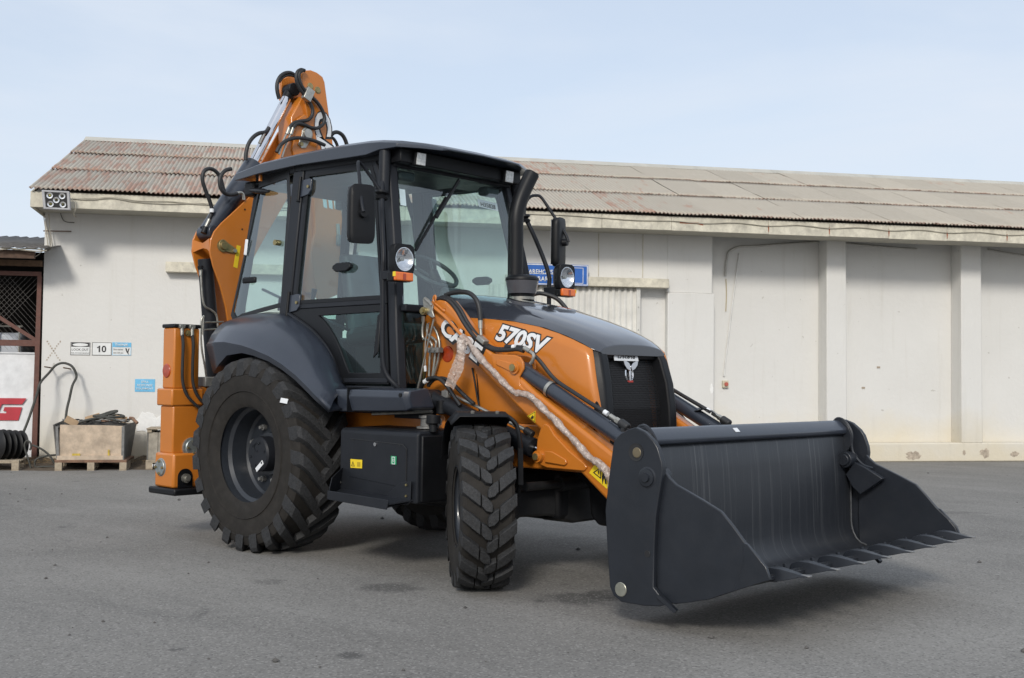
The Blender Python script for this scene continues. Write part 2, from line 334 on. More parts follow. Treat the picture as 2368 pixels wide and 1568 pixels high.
def roof_mat(name, rust_bias):
    m = bpy.data.materials.new(name); m.use_nodes = True; t = m.node_tree; b = t.nodes['Principled BSDF']; L = t.links.new
    g = N(t, 'ShaderNodeNewGeometry'); oi = N(t, 'ShaderNodeObjectInfo')
    vr = N(t, 'ShaderNodeVectorRotate', rotation_type='Z_AXIS'); vr.inputs['Angle'].default_value = -WROT; L(g.outputs['Position'], vr.inputs['Vector'])
    mp = N(t, 'ShaderNodeMapping'); mp.inputs['Scale'].default_value = (6.2, 1.5, .5); L(vr.outputs[0], mp.inputs[0])
    ofs = N(t, 'ShaderNodeVectorMath', operation='ADD'); sc = N(t, 'ShaderNodeVectorMath', operation='SCALE'); sc.inputs['Scale'].default_value = 9.
    L(mp.outputs[0], ofs.inputs[0]); co = N(t, 'ShaderNodeCombineXYZ'); L(oi.outputs['Random'], co.inputs[0]); L(oi.outputs['Random'], co.inputs[1]); L(co.outputs[0], sc.inputs[0]); L(sc.outputs[0], ofs.inputs[1])
    n1 = N(t, 'ShaderNodeTexNoise', Scale=1.25, Detail=7., Roughness=.62, Distortion=.3); L(ofs.outputs[0], n1.inputs['Vector'])
    n2 = N(t, 'ShaderNodeTexNoise', Scale=3.4, Detail=4., Roughness=.6); L(ofs.outputs[0], n2.inputs['Vector'])
    c1 = N(t, 'ShaderNodeMix', data_type='RGBA'); c1.inputs[6].default_value = (.40, .355, .285, 1); c1.inputs[7].default_value = (.50, .46, .39, 1); L(n2.outputs[0], c1.inputs[0])
    mr = N(t, 'ShaderNodeMapRange'); mr.inputs[1].default_value = .60-rust_bias; mr.inputs[2].default_value = .74-rust_bias; mr.inputs[4].default_value = .72; L(n1.outputs[0], mr.inputs[0])
    c2 = N(t, 'ShaderNodeMix', data_type='RGBA'); c2.inputs[7].default_value = (.40, .185, .115, 1); L(c1.outputs[2], c2.inputs[6]); L(mr.outputs[0], c2.inputs[0])
    # rust eating at the lower, overlapping end of each sheet
    tco = N(t, 'ShaderNodeTexCoord'); spx = N(t, 'ShaderNodeSeparateXYZ'); L(tco.outputs['Object'], spx.inputs[0])
    n5 = N(t, 'ShaderNodeTexNoise', Scale=9., Detail=4., Roughness=.6); L(g.outputs['Position'], n5.inputs['Vector'])
    s5 = N(t, 'ShaderNodeMath', operation='MULTIPLY_ADD'); L(n5.outputs[0], s5.inputs[0]); s5.inputs[1].default_value = -.36; L(spx.outputs[1], s5.inputs[2])
    m5 = N(t, 'ShaderNodeMapRange'); m5.inputs[1].default_value = -.12; m5.inputs[2].default_value = -.185; m5.inputs[4].default_value = .9; L(s5.outputs[0], m5.inputs[0])
    c5 = N(t, 'ShaderNodeMix', data_type='RGBA'); c5.inputs[7].default_value = (.17, .085, .06, 1); L(c2.outputs[2], c5.inputs[6]); L(m5.outputs[0], c5.inputs[0]); c2 = c5
    # colour made darker in the valleys of the corrugation
    vm = N(t, 'ShaderNodeMath', operation='MULTIPLY'); L(spx.outputs[0], vm.inputs[0]); vm.inputs[1].default_value = 2*math.pi/.062
    vc_ = N(t, 'ShaderNodeMath', operation='COSINE'); L(vm.outputs[0], vc_.inputs[0])
    vr_ = N(t, 'ShaderNodeMapRange'); vr_.inputs[1].default_value = .5; vr_.inputs[2].default_value = -1.; vr_.inputs[4].default_value = .46; L(vc_.outputs[0], vr_.inputs[0])
    c6 = N(t, 'ShaderNodeMix', data_type='RGBA'); c6.inputs[7].default_value = (.17, .15, .125, 1); L(c2.outputs[2], c6.inputs[6]); L(vr_.outputs[0], c6.inputs[0]); c2 = c6
    rb = N(t, 'ShaderNodeMapRange'); rb.inputs[3].default_value = .94; rb.inputs[4].default_value = 1.06; L(oi.outputs['Random'], rb.inputs[0])
    hs = N(t, 'ShaderNodeHueSaturation'); L(rb.outputs[0], hs.inputs['Value']); L(c2.outputs[2], hs.inputs['Color'])
    L(hs.outputs[0], b.inputs['Base Color']); b.inputs['Roughness'].default_value = .6; b.inputs['Metallic'].default_value = .1
    return m
ROOF_RUST = roof_mat('rusty_roof_sheet', .14); ROOF_MID = roof_mat('roof_sheet_worn', .03); ROOF_PALE = roof_mat('roof_sheet_pale', -.065)

wh = wempty('warehouse', 'long low cream warehouse with rusty corrugated iron roof behind the loader', 'warehouse')
ZE, ZF, ZS = 3.75, 3.735, 3.525      # roof edge, fascia top, fascia bottom
OE, OF = .76, .70
LEN = 21.
# front wall with the sliding-door opening and the recessed bays
MB().bx(0, 8.70, 0, .3, 0, 3.6).build('wall', WALL, wh)
MB().bx(8.70, 9.175, .10, .3, 0, 3.6).bx(8.70, 9.175, .0, .10, 2.70, 3.6).build('wall', WALL, wh)
MB().bx(9.175, 9.92, 0, .3, 2.645, 3.6).bx(9.175, 9.94, -.035, .3, 0, 2.645).build('wall', WALL, wh, bevel=.012)
MB().bx(9.92, LEN, .30, .5, 0, 3.6).build('wall', WALL, wh)
MB().xz([(9.94, .0), (LEN, .0), (LEN, .30), (14.6, .31), (12.2, .30), (9.94, .30)], 0, .299).build('plinth', WALL, wh, bevel=.02)
for a, b_ in ((11.855, 12.19), (14.235, 14.60), (16.62, 16.98), (19.0, 19.36)):
    MB().xz([(a, .301), (b_+.02, .301), (b_, 3.6), (a, 3.6)], -.002, .299).build('pillar', WALL, wh, bevel=.014)
MB().bx(-.0, .25, .3, 8.2, 0, 3.6).prism([(0, .3, 3.6), (0, 3.75, 5.0), (0, 8.2, 3.6)], (.25, 0, 0)).build('gable_wall', WALL, wh)
MB().bx(.25, LEN, 8.0, 8.2, 0, 3.6).build('back_wall', WALL, wh)
# panel joints above the door
for (a, b2, z0, z1) in ((8.06, 8.07, 2.87, 3.54), (8.77, 8.78, 2.87, 3.54)):
    MB().bx(a, b2, -.012, .0, z0, z1).build('joint_strip', CREAM, wh)
# eave: fascia boards with butt joints, soffit
fb = [-.06, 2.6, 5.0, 6.62, 7.92, 9.0, 10.55, 11.55, 12.55, 13.55, 14.6, 15.7, 16.8, 18.2, 19.6, LEN]
for i in range(len(fb)-1):
    j = random.uniform(-.006, .006)
    MB().bx(fb[i]+.002, fb[i+1]-.002, -OF, -OF+.03, ZS+j, ZF).build('fascia_board', CREAM, wh, bevel=.004)
MB().bx(-.03, LEN, -OF+.031, .0, ZS+.02, ZS+.035).build('soffit', SOFFIT, wh)
MB().prism([(-.06, -OF+.03, ZS), (-.06, .28, ZS-.02), (-.06, .28, 4.02), (-.06, -OF+.03, ZF)], (.025, 0, 0)).build('barge_board', CREAM, wh)
MB().prism([(-.062, -OF+.03, ZF-.16), (-.062, 3.70, 5.27-.16), (-.062, 3.70, 5.27), (-.062, -OF+.03, ZF)], (.03, 0, 0)).build('barge_board', CREAM, wh)
# roof sheets, three rows, each sheet a corrugated piece of its own
roof = MB().prism([(-.03, -OF+.05, ZF-.012), (-.03, 3.70, 5.26), (-.03, 8.3, 3.6), (-.03, 8.1, 3.5), (-.03, 3.70, 5.15), (-.03, -OF+.3, ZF-.05)], (LEN, 0, 0)).build('roof', SOFFIT, wh)
RUN, RISE = 3.70+OE, 5.315-ZE; SLL = math.hypot(RUN, RISE); PIT = math.atan2(RISE, RUN)
SW = .744; WAVES = 12; PITCH_W = SW/WAVES
def sheet_mesh(ln, dent):
    mb = MB(); nx = WAVES*6+4; ny = 6; rr = random.Random(dent); G = []
    ph = [rr.uniform(-.004, .004) for _ in range(ny+1)]
    for j in range(ny+1):
        for i in range(nx+1):
            x = i*PITCH_W/6; y = ln*j/ny
            z = .0125*math.cos(2*math.pi*x/PITCH_W)+ph[j]*math.sin(x*3+dent)
            if j == 0: z += rr.uniform(-.0015, .002)+ (.006*max(0, math.sin(x*8+dent*2)) if dent % 2 else 0)
            G.append((x, y, z))
    W1 = nx+1
    mb.add(G, [(j*W1+i, j*W1+i+1, (j+1)*W1+i+1, (j+1)*W1+i) for j in range(ny) for i in range(nx)])
    return mb
SLEN = SLL/3+.09
protos = [sheet_mesh(SLEN, d) for d in range(5)]
pm = {}
for row in range(3):
    for k in range(int(LEN/SW)):
        s = -.07+k*SW; d = (k*3+row*2) % 5
        z_bias = 1. if s < 4.5 else (.45 if s < 8.4 else 0.)
        q = random.random(); mm = ROOF_RUST if q < z_bias else (ROOF_MID if q < z_bias+(.55 if s < 9 else .10) else ROOF_PALE)
        key = (d, mm.name)
        if key not in pm:
            o = protos[d].build('roof_sheet', mm, roof, smooth=60, solid=.0025); pm[key] = o
        else:
            src = pm[key]; o = src.copy(); COL.objects.link(o); o.parent = roof
        t0 = row*SLL/3
        lift = .017+row*.006+.004*(k % 2)
        o.location = (s+random.uniform(-.004, .004), -OE+t0*math.cos(PIT)-math.sin(PIT)*lift, ZE+t0*math.sin(PIT)+math.cos(PIT)*lift)
        o.rotation_euler = (PIT+random.uniform(-.002, .0025)-.005, random.uniform(-.002, .002), random.uniform(-.004, .004))
# ridge capping
rc = MB()
for i in range(10):
    a = -.09+i*2.1; rc.prism([(a, 3.70-.20, 5.325-.045), (a, 3.70, 5.325+.055), (a, 3.70+.2, 5.325-.03), (a, 3.70+.2, 5.325-.034), (a, 3.70, 5.325+.05), (a, 3.70-.20, 5.325-.049)], (2.11, 0, .0))
rc.build('ridge_cap', mat('ridge_metal', (.50, .48, .42), .6, .2, 0, .12, 3), roof)
# back slope of the roof so that the building is whole
MB().prism([(-.07, 3.70, 5.33), (-.07, 8.4, 3.66), (-.07, 8.4, 3.64), (-.07, 3.70, 5.31)], (LEN, 0, 0)).build('back_roof', ROOF_MID, roof)
# sliding door of white corrugated sheet, its track cover, and the cover of the second door
WHITEIRON = mat('white_corrugated_door', (.60, .59, .55), .55, .05, 0, .1, 4, .05, 20, dust=.12)
dr = MB(); P1 = []; nx = 150
for i in range(nx+1):
    x = 6.35+(8.70-6.35)*i/nx; ph = (i*3/ nx*150/3) % 6
    off = .05+.012*(1 if math.sin(2*math.pi*x/.095) > .2 else (-1 if math.sin(2*math.pi*x/.095) < -.2 else 0))
    P1.append((x, -off))
dr.add([(p[0], p[1], .05) for p in P1]+[(p[0], p[1], 2.70) for p in P1], [(i, i+1, nx+2+i, nx+1+i) for i in range(nx)])
door = dr.build('sliding_door', WHITEIRON, wh, smooth=20, solid=.004)
MB().bx(8.655, 8.715, -.085, -.03, .05, 2.70).build('edge_strip', WHITEIRON, door)
for z in (1.2, 1.6, 2.05, 2.4): MB().cyl((8.685, -.084, z), (8.685, -.092, z), .010, seg=8).build('screw', STEEL, door)
MB().prism([(6.6, 0, 2.855), (6.6, -.14, 2.845), (6.6, -.15, 2.705), (6.6, -.0, 2.70)], (2.56, 0, 0)).build('door_track_cover', CREAM, wh, bevel=.006)
MB().prism([(1.66, 0, 2.895), (1.66, -.14, 2.89), (1.66, -.15, 2.745), (1.66, 0, 2.74)], (2.6, 0, 0)).build('door_track_cover', CREAM, wh, bevel=.006)
# plaster damage: bare patches with a raised rough edge
BARE = mat('bare_render', (.40, .34, .27), .95, 0, 0, .3, 18, .6, 40)
FRESH = mat('white_filler', (.78, .78, .76), .9, 0, 0, .06, 8, .5, 22)
def patch(name, m, s, z, rs, rz, off, seed, th=.004):
    rr = random.Random(seed); n = 22
    pts = [(s+rs*math.cos(a)*rr.uniform(.6, 1.1), off, z+rz*math.sin(a)*rr.uniform(.6, 1.1)) for a in [2*math.pi*i/n for i in range(n)]]
    return MB().prism(pts, (0, -th, 0)).build(name, m, wh, bevel=.002)
patch('plaster_patch', FRESH, 1.60, .52, .26, .24, 0, 1, .007); patch('plaster_patch', FRESH, 1.42, .60, .17, .16, .0, 12, .009)
for i, (s, z, a, b2) in enumerate(((13.38, .10, .16, .075), (14.28, .15, .035, .045), (14.66, .14, .10, .085), (15.2, .12, .09, .05))):
    patch('plaster_chip', BARE, s, z, a, b2, 0, 30+i, .003)
patch('plaster_chip', FRESH, 9.90, 1.15, .03, .10, -.035, 44, .004)
for i, (s, z) in enumerate(((12.92, 1.53), (12.65, 1.19))): MB().bx(s-.028, s+.028, .292, .301, z-.016, z+.016).build('plaster_chip', BARE, wh)
RUSTM = mat('rust_mark', (.30, .10, .05), .9, var=.3, vscale=30)
MB().prism([(9.13, -.7005, 3.665), (9.42, -.7005, 3.660), (9.50, -.7005, 3.630), (9.50, -.7005, 3.615), (9.40, -.7005, 3.635), (9.13, -.7005, 3.635)], (0, -.003, 0)).build('rust_mark', RUSTM, wh)
for s_ in (10.55, 11.55, 12.55, 13.55, 14.6): MB().prism([(s_-.012, -.7005, 3.66), (s_+.014, -.7005, 3.66), (s_+.006, -.7005, 3.56), (s_-.004, -.7005, 3.55)], (0, -.002, 0)).build('rust_mark', RUSTM, wh)
# glue marks of an old cross-shaped sign
gm = MB(); rr = random.Random(5)
for d in (1, -1):
    for i in range(9):
        t = -1+2*i/8; s, z = .155+.085*t, 1.60+.13*t*d
        pts = [(s+.012*math.cos(a)*rr.uniform(.5, 1.2), -.0005, z+.014*math.sin(a)*rr.uniform(.5, 1.2)) for a in [k*.9 for k in range(7)]]
        gm.prism(pts, (0, -.003, 0))
gm.build('glue_mark', BARE, wh)
# conduit run under the eave and old pipe ends
PVC = mat('grey_conduit', (.44, .43, .40), .6, 0, 0, .15, 8, dust=.3)
CABLE = mat('pale_cable', (.42, .39, .32), .7, 0, 0, .2, 6)
tag(MB().tube(spline([(10.24,0.27,2.959),(10.26,0.27,3.182),(10.29,0.27,3.329),(10.38,0.27,3.401),(10.51,0.27,3.44),(10.77,0.27,3.456),(11.15,0.27,3.496),(11.86,0.27,3.562)], 8), .018, 8).build('conduit_pipe', PVC, None, **WH), 'grey conduit pipe running under the eave above the red switch', 'pipe')
tag(MB().tube(spline([(12.32,0.27,3.549),(12.66,0.27,3.532),(13.13,0.27,3.512),(13.6,0.27,3.498)], 6), .016, 8).build('conduit_pipe', PVC, None, **WH), 'grey conduit pipe under the eave between the two pillars', 'pipe')
tag(MB().tube(spline([(14.91,0.27,3.533),(15.27,0.27,3.487),(15.62,0.27,3.453)], 6), .014, 8).build('conduit_pipe', PVC, None, **WH), 'grey conduit pipe under the eave at the right edge of the photo', 'pipe')
tag(MB().tube(spline([(10.48,0.28,3.329),(10.43,0.28,2.951),(10.37,0.28,2.533),(10.31,0.28,2.046),(10.26,0.28,1.63),(10.23,0.28,1.354)], 6), .013, 8).build('conduit_pipe', mat('white_conduit', (.62, .62, .60), .5), None, **WH), 'thin white conduit leaning down the wall to the red switch', 'pipe')
tag(MB().tube(spline([(10.26,0.29,2.913),(10.27,0.29,2.67),(10.26,0.29,2.392)], 4), .008, 6).build('pipe_stub', mat('old_stub', (.42, .36, .24), .8), None, **WH), 'short stained pipe stub left of the leaning white conduit', 'pipe')
sw = wempty('emergency_switch', 'small cream switch box with a red push button low on the white wall', 'switch')
MB().bx(10.20, 10.30, .25, .302, 1.17, 1.285).build('switch_box', mat('cream_plastic', (.55, .50, .38), .5), sw, bevel=.008)
MB().cyl((10.25, .25, 1.228), (10.25, .225, 1.228), .028, .032, 16).build('push_button', mat('faded_red', (.42, .10, .07), .5), sw)
# cables along the fascia
def wcable(name, pts, r, label, m=None, n=6): return tag(MB().tube(spline(pts, n), r, 6).build(name, m or CABLE, None, smooth=60, **WH), label, 'cable')
wcable('cable', [(w, -.712, z) for w, z in ((.48, 3.66), (.75, 3.665), (1.0, 3.69), (1.35, 3.655), (1.75, 3.665), (2.2, 3.64), (2.7, 3.65), (3.2, 3.64), (3.9, 3.66))], .007, 'upper thin cable sagging along the fascia right of the floodlight')
wcable('cable', [(w, -.715, z) for w, z in ((.47, 3.655), (.7, 3.645), (1.0, 3.68), (1.3, 3.64), (1.75, 3.63), (2.2, 3.655), (2.7, 3.62), (3.3, 3.61), (3.9, 3.63))], .006, 'lower thin cable sagging along the fascia right of the floodlight')
pz = [(6.6, 3.69), (7.0, 3.688), (7.35, 3.69), (7.9, 3.675), (8.4, 3.655), (9.0, 3.665)]
x = 9.0
while x < 16.4:
    pz += [(x+.5, 3.645), (x+1.02, 3.675)]; x += 1.02
wcable('cable', [(w, -.713, z) for w, z in pz], .0075, 'long cable clipped along the fascia over the right half of the wall')
CLIP = mat('cable_clip', (.6, .58, .5), .6)
wcable('cable', [(0.208,-0.02,3.547),(0.221,-0.02,3.499),(0.268,-0.02,3.427),(0.396,-0.02,3.414)], .006, 'loose cable end hanging on the wall below the floodlight', mat('dark_cable', (.12, .115, .10), .7))
for i, pts in enumerate(([(0.014,-0.05,3.487),(0.028,-0.05,3.366),(0.06,-0.05,3.214),(0.091,-0.05,3.112),(0.076,-0.05,3.032),(0.042,-0.05,3.007)], [(0.064,-0.08,3.515),(0.081,-0.08,3.303),(0.114,-0.08,3.121),(0.11,-0.08,3.048),(0.059,-0.08,2.998),(-0.009,-0.08,3.002)], [(-0.007,-0.06,3.485),(0.026,-0.06,3.273),(0.053,-0.06,3.122),(0.054,-0.06,3.049),(0.015,-0.06,3.017)])):
    wcable('cable', pts, .007, ('innermost', 'rightmost', 'leftmost')[i]+' of the three pale cables dropping down the corner of the wall')
wcable('cable', [(-0.443,-0.62,2.965),(-0.333,-0.62,2.962),(-0.223,-0.62,2.948),(-0.114,-0.62,2.964),(0.024,-0.62,2.962),(0.107,-0.62,2.953)], .010, 'upper pale cable along the edge of the shed roof')
wcable('cable', [(-0.44,-0.63,2.94),(-0.276,-0.63,2.957),(-0.111,-0.63,2.939),(0.055,-0.63,2.933),(0.154,-0.63,2.948)], .009, 'lower pale cable along the edge of the shed roof')
wcable('cable', [(0.044,-0.35,2.968),(-0,-0.35,2.919),(-0.055,-0.35,2.882),(-0.122,-0.35,2.862),(-0.178,-0.35,2.872),(-0.202,-0.35,2.913)], .006, 'slack cable hanging in a loop beneath the shed roof edge')
RUSTROD = mat('rusty_rod', (.16, .10, .06), .85, .3, 0, .3, 30)
tag(MB().tube([(-0.01,-0.05,3.279),(0.364,-0.05,3.286)], .008, 6).build('wall_bracket', RUSTROD, None, **WH), 'thin rusty rod bracket on the wall below the floodlight', 'bracket')

# ------------------------------------------------------------------ floodlight
fl = wempty('floodlight', 'square grey LED floodlight with five round lamps at the roof corner', 'floodlight')
FG = mat('floodlight_grey', (.36, .36, .37), .5)
c4_ = [(0.125,-0.92,3.725),(0.475,-0.92,3.722),(0.497,-0.92,3.467),(0.153,-0.92,3.471)]; c4_ = [Vector(p) for p in c4_]
cen = sum(c4_, Vector())/4
inn = [cen+(p-cen)*.80 for p in c4_]
MB().ring(c4_, inn, (0, .07, 0)).build('housing', FG, fl, bevel=.008)
MB().prism([p+Vector((0, .012, 0)) for p in inn], (0, .02, 0)).build('face_plate', BLACK, fl)
e1 = (inn[1]-inn[0]); e2 = (inn[3]-inn[0])
REFL = mat('lamp_reflector', (.75, .75, .74), .25, .7); LED = mat('led_chip', (.55, .52, .12), .5)
for a, b2 in ((.22, .22), (.78, .22), (.5, .5), (.22, .78), (.78, .78)):
    p = inn[0]+e1*a+e2*b2+Vector((0, .010, 0))
    l = MB().lathe([(0, .006), (.018, .005), (.036, -.006), (.041, -.008), (.041, .004)], p, (0, 1, 0), 20).build('lamp', REFL, fl)
    MB().cyl(p+Vector((0, .006, .004)), p+Vector((0, .002, .004)), .013, seg=10).build('led', LED, l)
MB().bar((.30, -.86, 3.57), (.30, -.70, 3.60), .08, .03).build('bracket', FG, fl)
MB().tube(spline([(.48, -.86, 3.63), (.54, -.83, 3.58), (.54, -.80, 3.50), (.50, -.70, 3.44), (.46, -.3, 3.46)], 6), .008, 6).build('power_lead', CABLE, fl)

# ------------------------------------------------------------------ signs
SB = mat('sign_white', (.70, .71, .70), .5, dust=.05); SBLUE = mat('sign_light_blue', (.14, .45, .70), .5, dust=.15); SK = mat('sign_black', (.03, .03, .032), .5)
RX, UZ = (1, 0, 0), (0, 0, 1)
def plate(name, s0, s1, z0, z1, off, m, label, edge=None, cat='sign'):
    o = wempty(name, label, cat)
    MB().bx(s0, s1, -off-.004, -off, z0, z1).build('panel', m, o, bevel=.001)
    if edge: MB().ring([(s0, -off-.0045, z0), (s1, -off-.0045, z0), (s1, -off-.0045, z1), (s0, -off-.0045, z1)], [(s0+.006, -off-.0045, z0+.006), (s1-.006, -off-.0045, z0+.006), (s1-.006, -off-.0045, z1-.006), (s0+.006, -off-.0045, z1-.006)], (0, -.001, 0)).build('border', edge, o)
    return o
q = plate('safety_sign', .382, .645, 1.545, 1.725, .002, SB, 'white safety sign reading LOOK OUT under a black band', SK)
MB().bx(.392, .635, -.0085, -.006, 1.662, 1.718).build('header_band', SK, q)
MB().prism([(.5135+.105*math.cos(a), -.009, 1.69+.022*math.sin(a)) for a in [2*math.pi*i/28 for i in range(28)]], (0, -.0015, 0)).build('oval', SB, q)
text('lettering', 'LOOK OUT', (.40, -.007, 1.607), RX, UZ, .225, SK, q, .0); text('lettering', 'FOR MOVING VEHICLES', (.392, -.007, 1.566), RX, UZ, .245, SK, q, 0, height=.014)
q = plate('number_sign', .672, .933, 1.545, 1.728, .002, SB, 'white sign with the black number 10', SK)
MB().prism([(.760, -.007, 1.590), (.780, -.007, 1.590), (.780, -.007, 1.682), (.766, -.007, 1.682), (.755, -.007, 1.668), (.738, -.007, 1.660), (.738, -.007, 1.645), (.760, -.007, 1.655)], (0, -.0015, 0)).build('lettering', SK, q)
text('lettering', '0', (.800, -.007, 1.588), RX, UZ, .062, SK, q, .02, height=.095)
q = plate('safety_sign', .942, 1.20, 1.55, 1.732, .002, SB, 'white safety sign with a light blue THINK band', SBLUE)
MB().bx(.946, 1.196, -.0085, -.006, 1.665, 1.728).build('header_band', SBLUE, q)
text('lettering', 'THINK', (.975, -.009, 1.676), RX, UZ, .19, SB, q, .012, height=.042)
text('lettering', 'Zero injuries', (.958, -.007, 1.615), RX, UZ, .13, SK, q, 0, height=.028); text('lettering', 'start with you', (.958, -.007, 1.568), RX, UZ, .135, SK, q, 0, height=.028)
MB().prism([(1.12, -.007, 1.65), (1.14, -.007, 1.65), (1.15, -.007, 1.605), (1.165, -.007, 1.65), (1.178, -.007, 1.648), (1.16, -.007, 1.58), (1.172, -.007, 1.575), (1.165, -.007, 1.558), (1.15, -.007, 1.58), (1.135, -.007, 1.60)], (0, -.0015, 0)).build('symbol', SK, q)
q = plate('spill_sign', 1.262, 1.535, 1.035, 1.215, .002, SBLUE, 'light blue sign reading SPILL RESPONSE EQUIPMENT')
for i, (w, a, wd) in enumerate((('SPILL', 1.345, .11), ('RESPONSE', 1.293, .21), ('EQUIPMENT', 1.284, .23))): text('lettering', w, (a, -.007, 1.160-.05*i), RX, UZ, wd, SB, q, .006, height=.034)
BLUE = mat('sign_blue', (.022, .115, .42), .4)
q = plate('warehouse_sign', 6.86, 7.86, 2.70, 3.02, .155, BLUE, 'blue sign with white lettering over the sliding door', None)
MB().ring([(6.87, -.1595, 2.708), (7.852, -.1595, 2.708), (7.852, -.1595, 3.012), (6.87, -.1595, 3.012)], [(6.882, -.1595, 2.72), (7.84, -.1595, 2.72), (7.84, -.1595, 3.0), (6.882, -.1595, 3.0)], (0, -.0015, 0)).build('border', SB, q)
MB().bx(6.9, 7.5, -.161, -.1595, 2.862, 2.870).build('rule', SB, q)
MB().bx(7.775, 7.783, -.161, -.1595, 2.735, 2.975).bx(7.55, 7.775, -.161, -.1595, 2.968, 2.975).bx(7.60, 7.775, -.161, -.1595, 2.735, 2.742).build('bracket_mark', SB, q)
wp0, wp1 = [(6.842,-0.162,2.863),(7.351,-0.162,2.858)]; text('lettering', 'WAREHOUSE', wp0, RX, UZ, wp1[0]-wp0[0], SB, q, .02, height=.070)
wp0, wp1 = [(6.956,-0.162,2.756),(7.298,-0.162,2.757)]; text('lettering', 'LIBRARY', wp0, RX, UZ, wp1[0]-wp0[0], SB, q, .02, height=.070)

# ------------------------------------------------------------------ lean-to shed at the left edge
sh = wempty('lean_to_shed', 'dark lean-to shed with brown steel frame and mesh gate beside the warehouse', 'shed')
BROWN = mat('brown_steel', (.115, .045, .032), .6, .1, 0, .2, 12, dust=.15)
DARKW = mat('dark_cladding', (.03, .026, .024), .9)
MB().bx(-3.6, -.06, 3.2, 3.3, 0, 3.3).bx(-3.7, -3.6, 0, 3.3, 0, 3.3).bx(-.055, -.003, .32, 3.2, 0, 3.4).build('wall', DARKW, sh)
rs = MB(); pts = []
for i in range(90):
    x = -3.7+3.92*i/89; pts.append((x, .022*(1 if math.sin(2*math.pi*x/.16) > .45 else 0)))
rs.add([(p[0], -.66, 2.965+p[1]) for p in pts]+[(p[0], 3.3, 3.55+p[1]) for p in pts], [(i, i+1, 91+i, 90+i) for i in range(89)])
rs.build('roof', mat('shed_roof', (.10, .095, .09), .7, .2, 0, .3, 6, dust=.2), sh, smooth=20, solid=.004)
MB().bx(-3.7, -.02, -.55, -.47, 2.84, 2.95).build('rafter', mat('old_timber', (.09, .055, .038), .85, 0, 0, .3, 14), sh)
MB().bx(-3.7, -.02, -.05, .05, 2.78, 2.86).build('beam', mat('old_timber2', (.14, .085, .05), .85, 0, 0, .3, 14), sh)
MB().bx(-3.7, -.03, -.02, .03, 2.645, 2.705).build('rail', BROWN, sh); MB().bx(-3.7, -.085, -.02, .03, 1.66, 1.745).build('rail', BROWN, sh)
MB().xz([(-.10, .05), (-.03, .05), (-.022, 2.644), (-.078, 2.644)], -.025, .03).build('post', BROWN, sh)
MB().bx(-3.7, -.10, -.02, .03, .04, .10).build('rail', BROWN, sh)
MB().bar((-.09, 0, 1.75), (-1.45, 0, 2.62), .05, .03).build('brace', BROWN, sh)
MESH = mat('wire_mesh', (.17, .16, .15), .7, .3)
wm = MB(); A0, A1, Z0, Z1, ST = -3.65, -.08, 1.60, 2.65, .078
k = -40
while k < 60:
    for d in (1, -1):
        x0_, z0_ = A0, Z0+k*ST; pts = []
        # clip the diagonal x = A0 + t, z = z0 + d*1.12*t
        ts = []
        for t in [i*.02 for i in range(int((A1-A0)/.02)+1)]:
            z = (Z0+k*ST)+d*1.12*t
            if Z0 <= z <= Z1: ts.append(t)
        if len(ts) > 1: wm.tube([(A0+ts[0], .02, Z0+k*ST+d*1.12*ts[0]), (A0+ts[-1], .02, Z0+k*ST+d*1.12*ts[-1])], .0017, 4, cap=False)
    k += 1
wm.build('wire_mesh', MESH, sh)
ti = wempty('liquid_tank', 'white plastic liquid tank in a steel cage inside the lean-to shed', 'tank')
MB().bx(-1.5, -.36, .42, 1.35, .78, 1.86).build('tank_body', mat('tank_plastic', (.52, .55, .60), .5), ti, bevel=.06, seg=3)
cg = MB()
for x in (-1.5, -1.22, -.94, -.66, -.38): cg.tube([(x, .38, .74), (x, .38, 1.95)], .014, 6)
for z in (.74, 1.15, 1.55, 1.95): cg.tube([(-1.52, .38, z), (-.34, .38, z)], .014, 6)
for x in (-.62, -.34): cg.tube([(x+.28, .38, .74), (x+.28, 1.4, .74)], .014, 6)
cg.build('cage', STEEL, ti)
MB().bx(-1.55, -.30, .36, 1.4, .62, .73).bx(-1.5, -.4, .5, 1.3, 0, .62).build('stand', DARKW, ti)
pn = wempty('leaning_panel', 'white panel with a red letter G leaning behind the shed mesh', 'panel')
MB().prism([(-1.9, .06, .08), (-.115, .06, .08), (-.10, .12, 1.555), (-1.9, .12, 1.555)], (0, .012, 0)).build('board', mat('panel_white', (.66, .67, .68), .5), pn)
REDP = mat('panel_red', (.42, .025, .04), .5)
MB().prism([(-.77, .07, .93), (-.20, .07, .93), (-.255, .07, .845), (-.52, .07, .845), (-.565, .07, .72), (-.46, .07, .72), (-.46, .07, .75), (-.50, .07, .75), (-.485, .07, .805), (-.255, .07, .805), (-.30, .07, .62), (-.77, .07, .62)], (0, -.006, 0)).build('letter', REDP, pn)
MB().bx(-1.9, -.115, .10, .135, 1.555, 1.575).build('edge_trim', WHITE, pn)

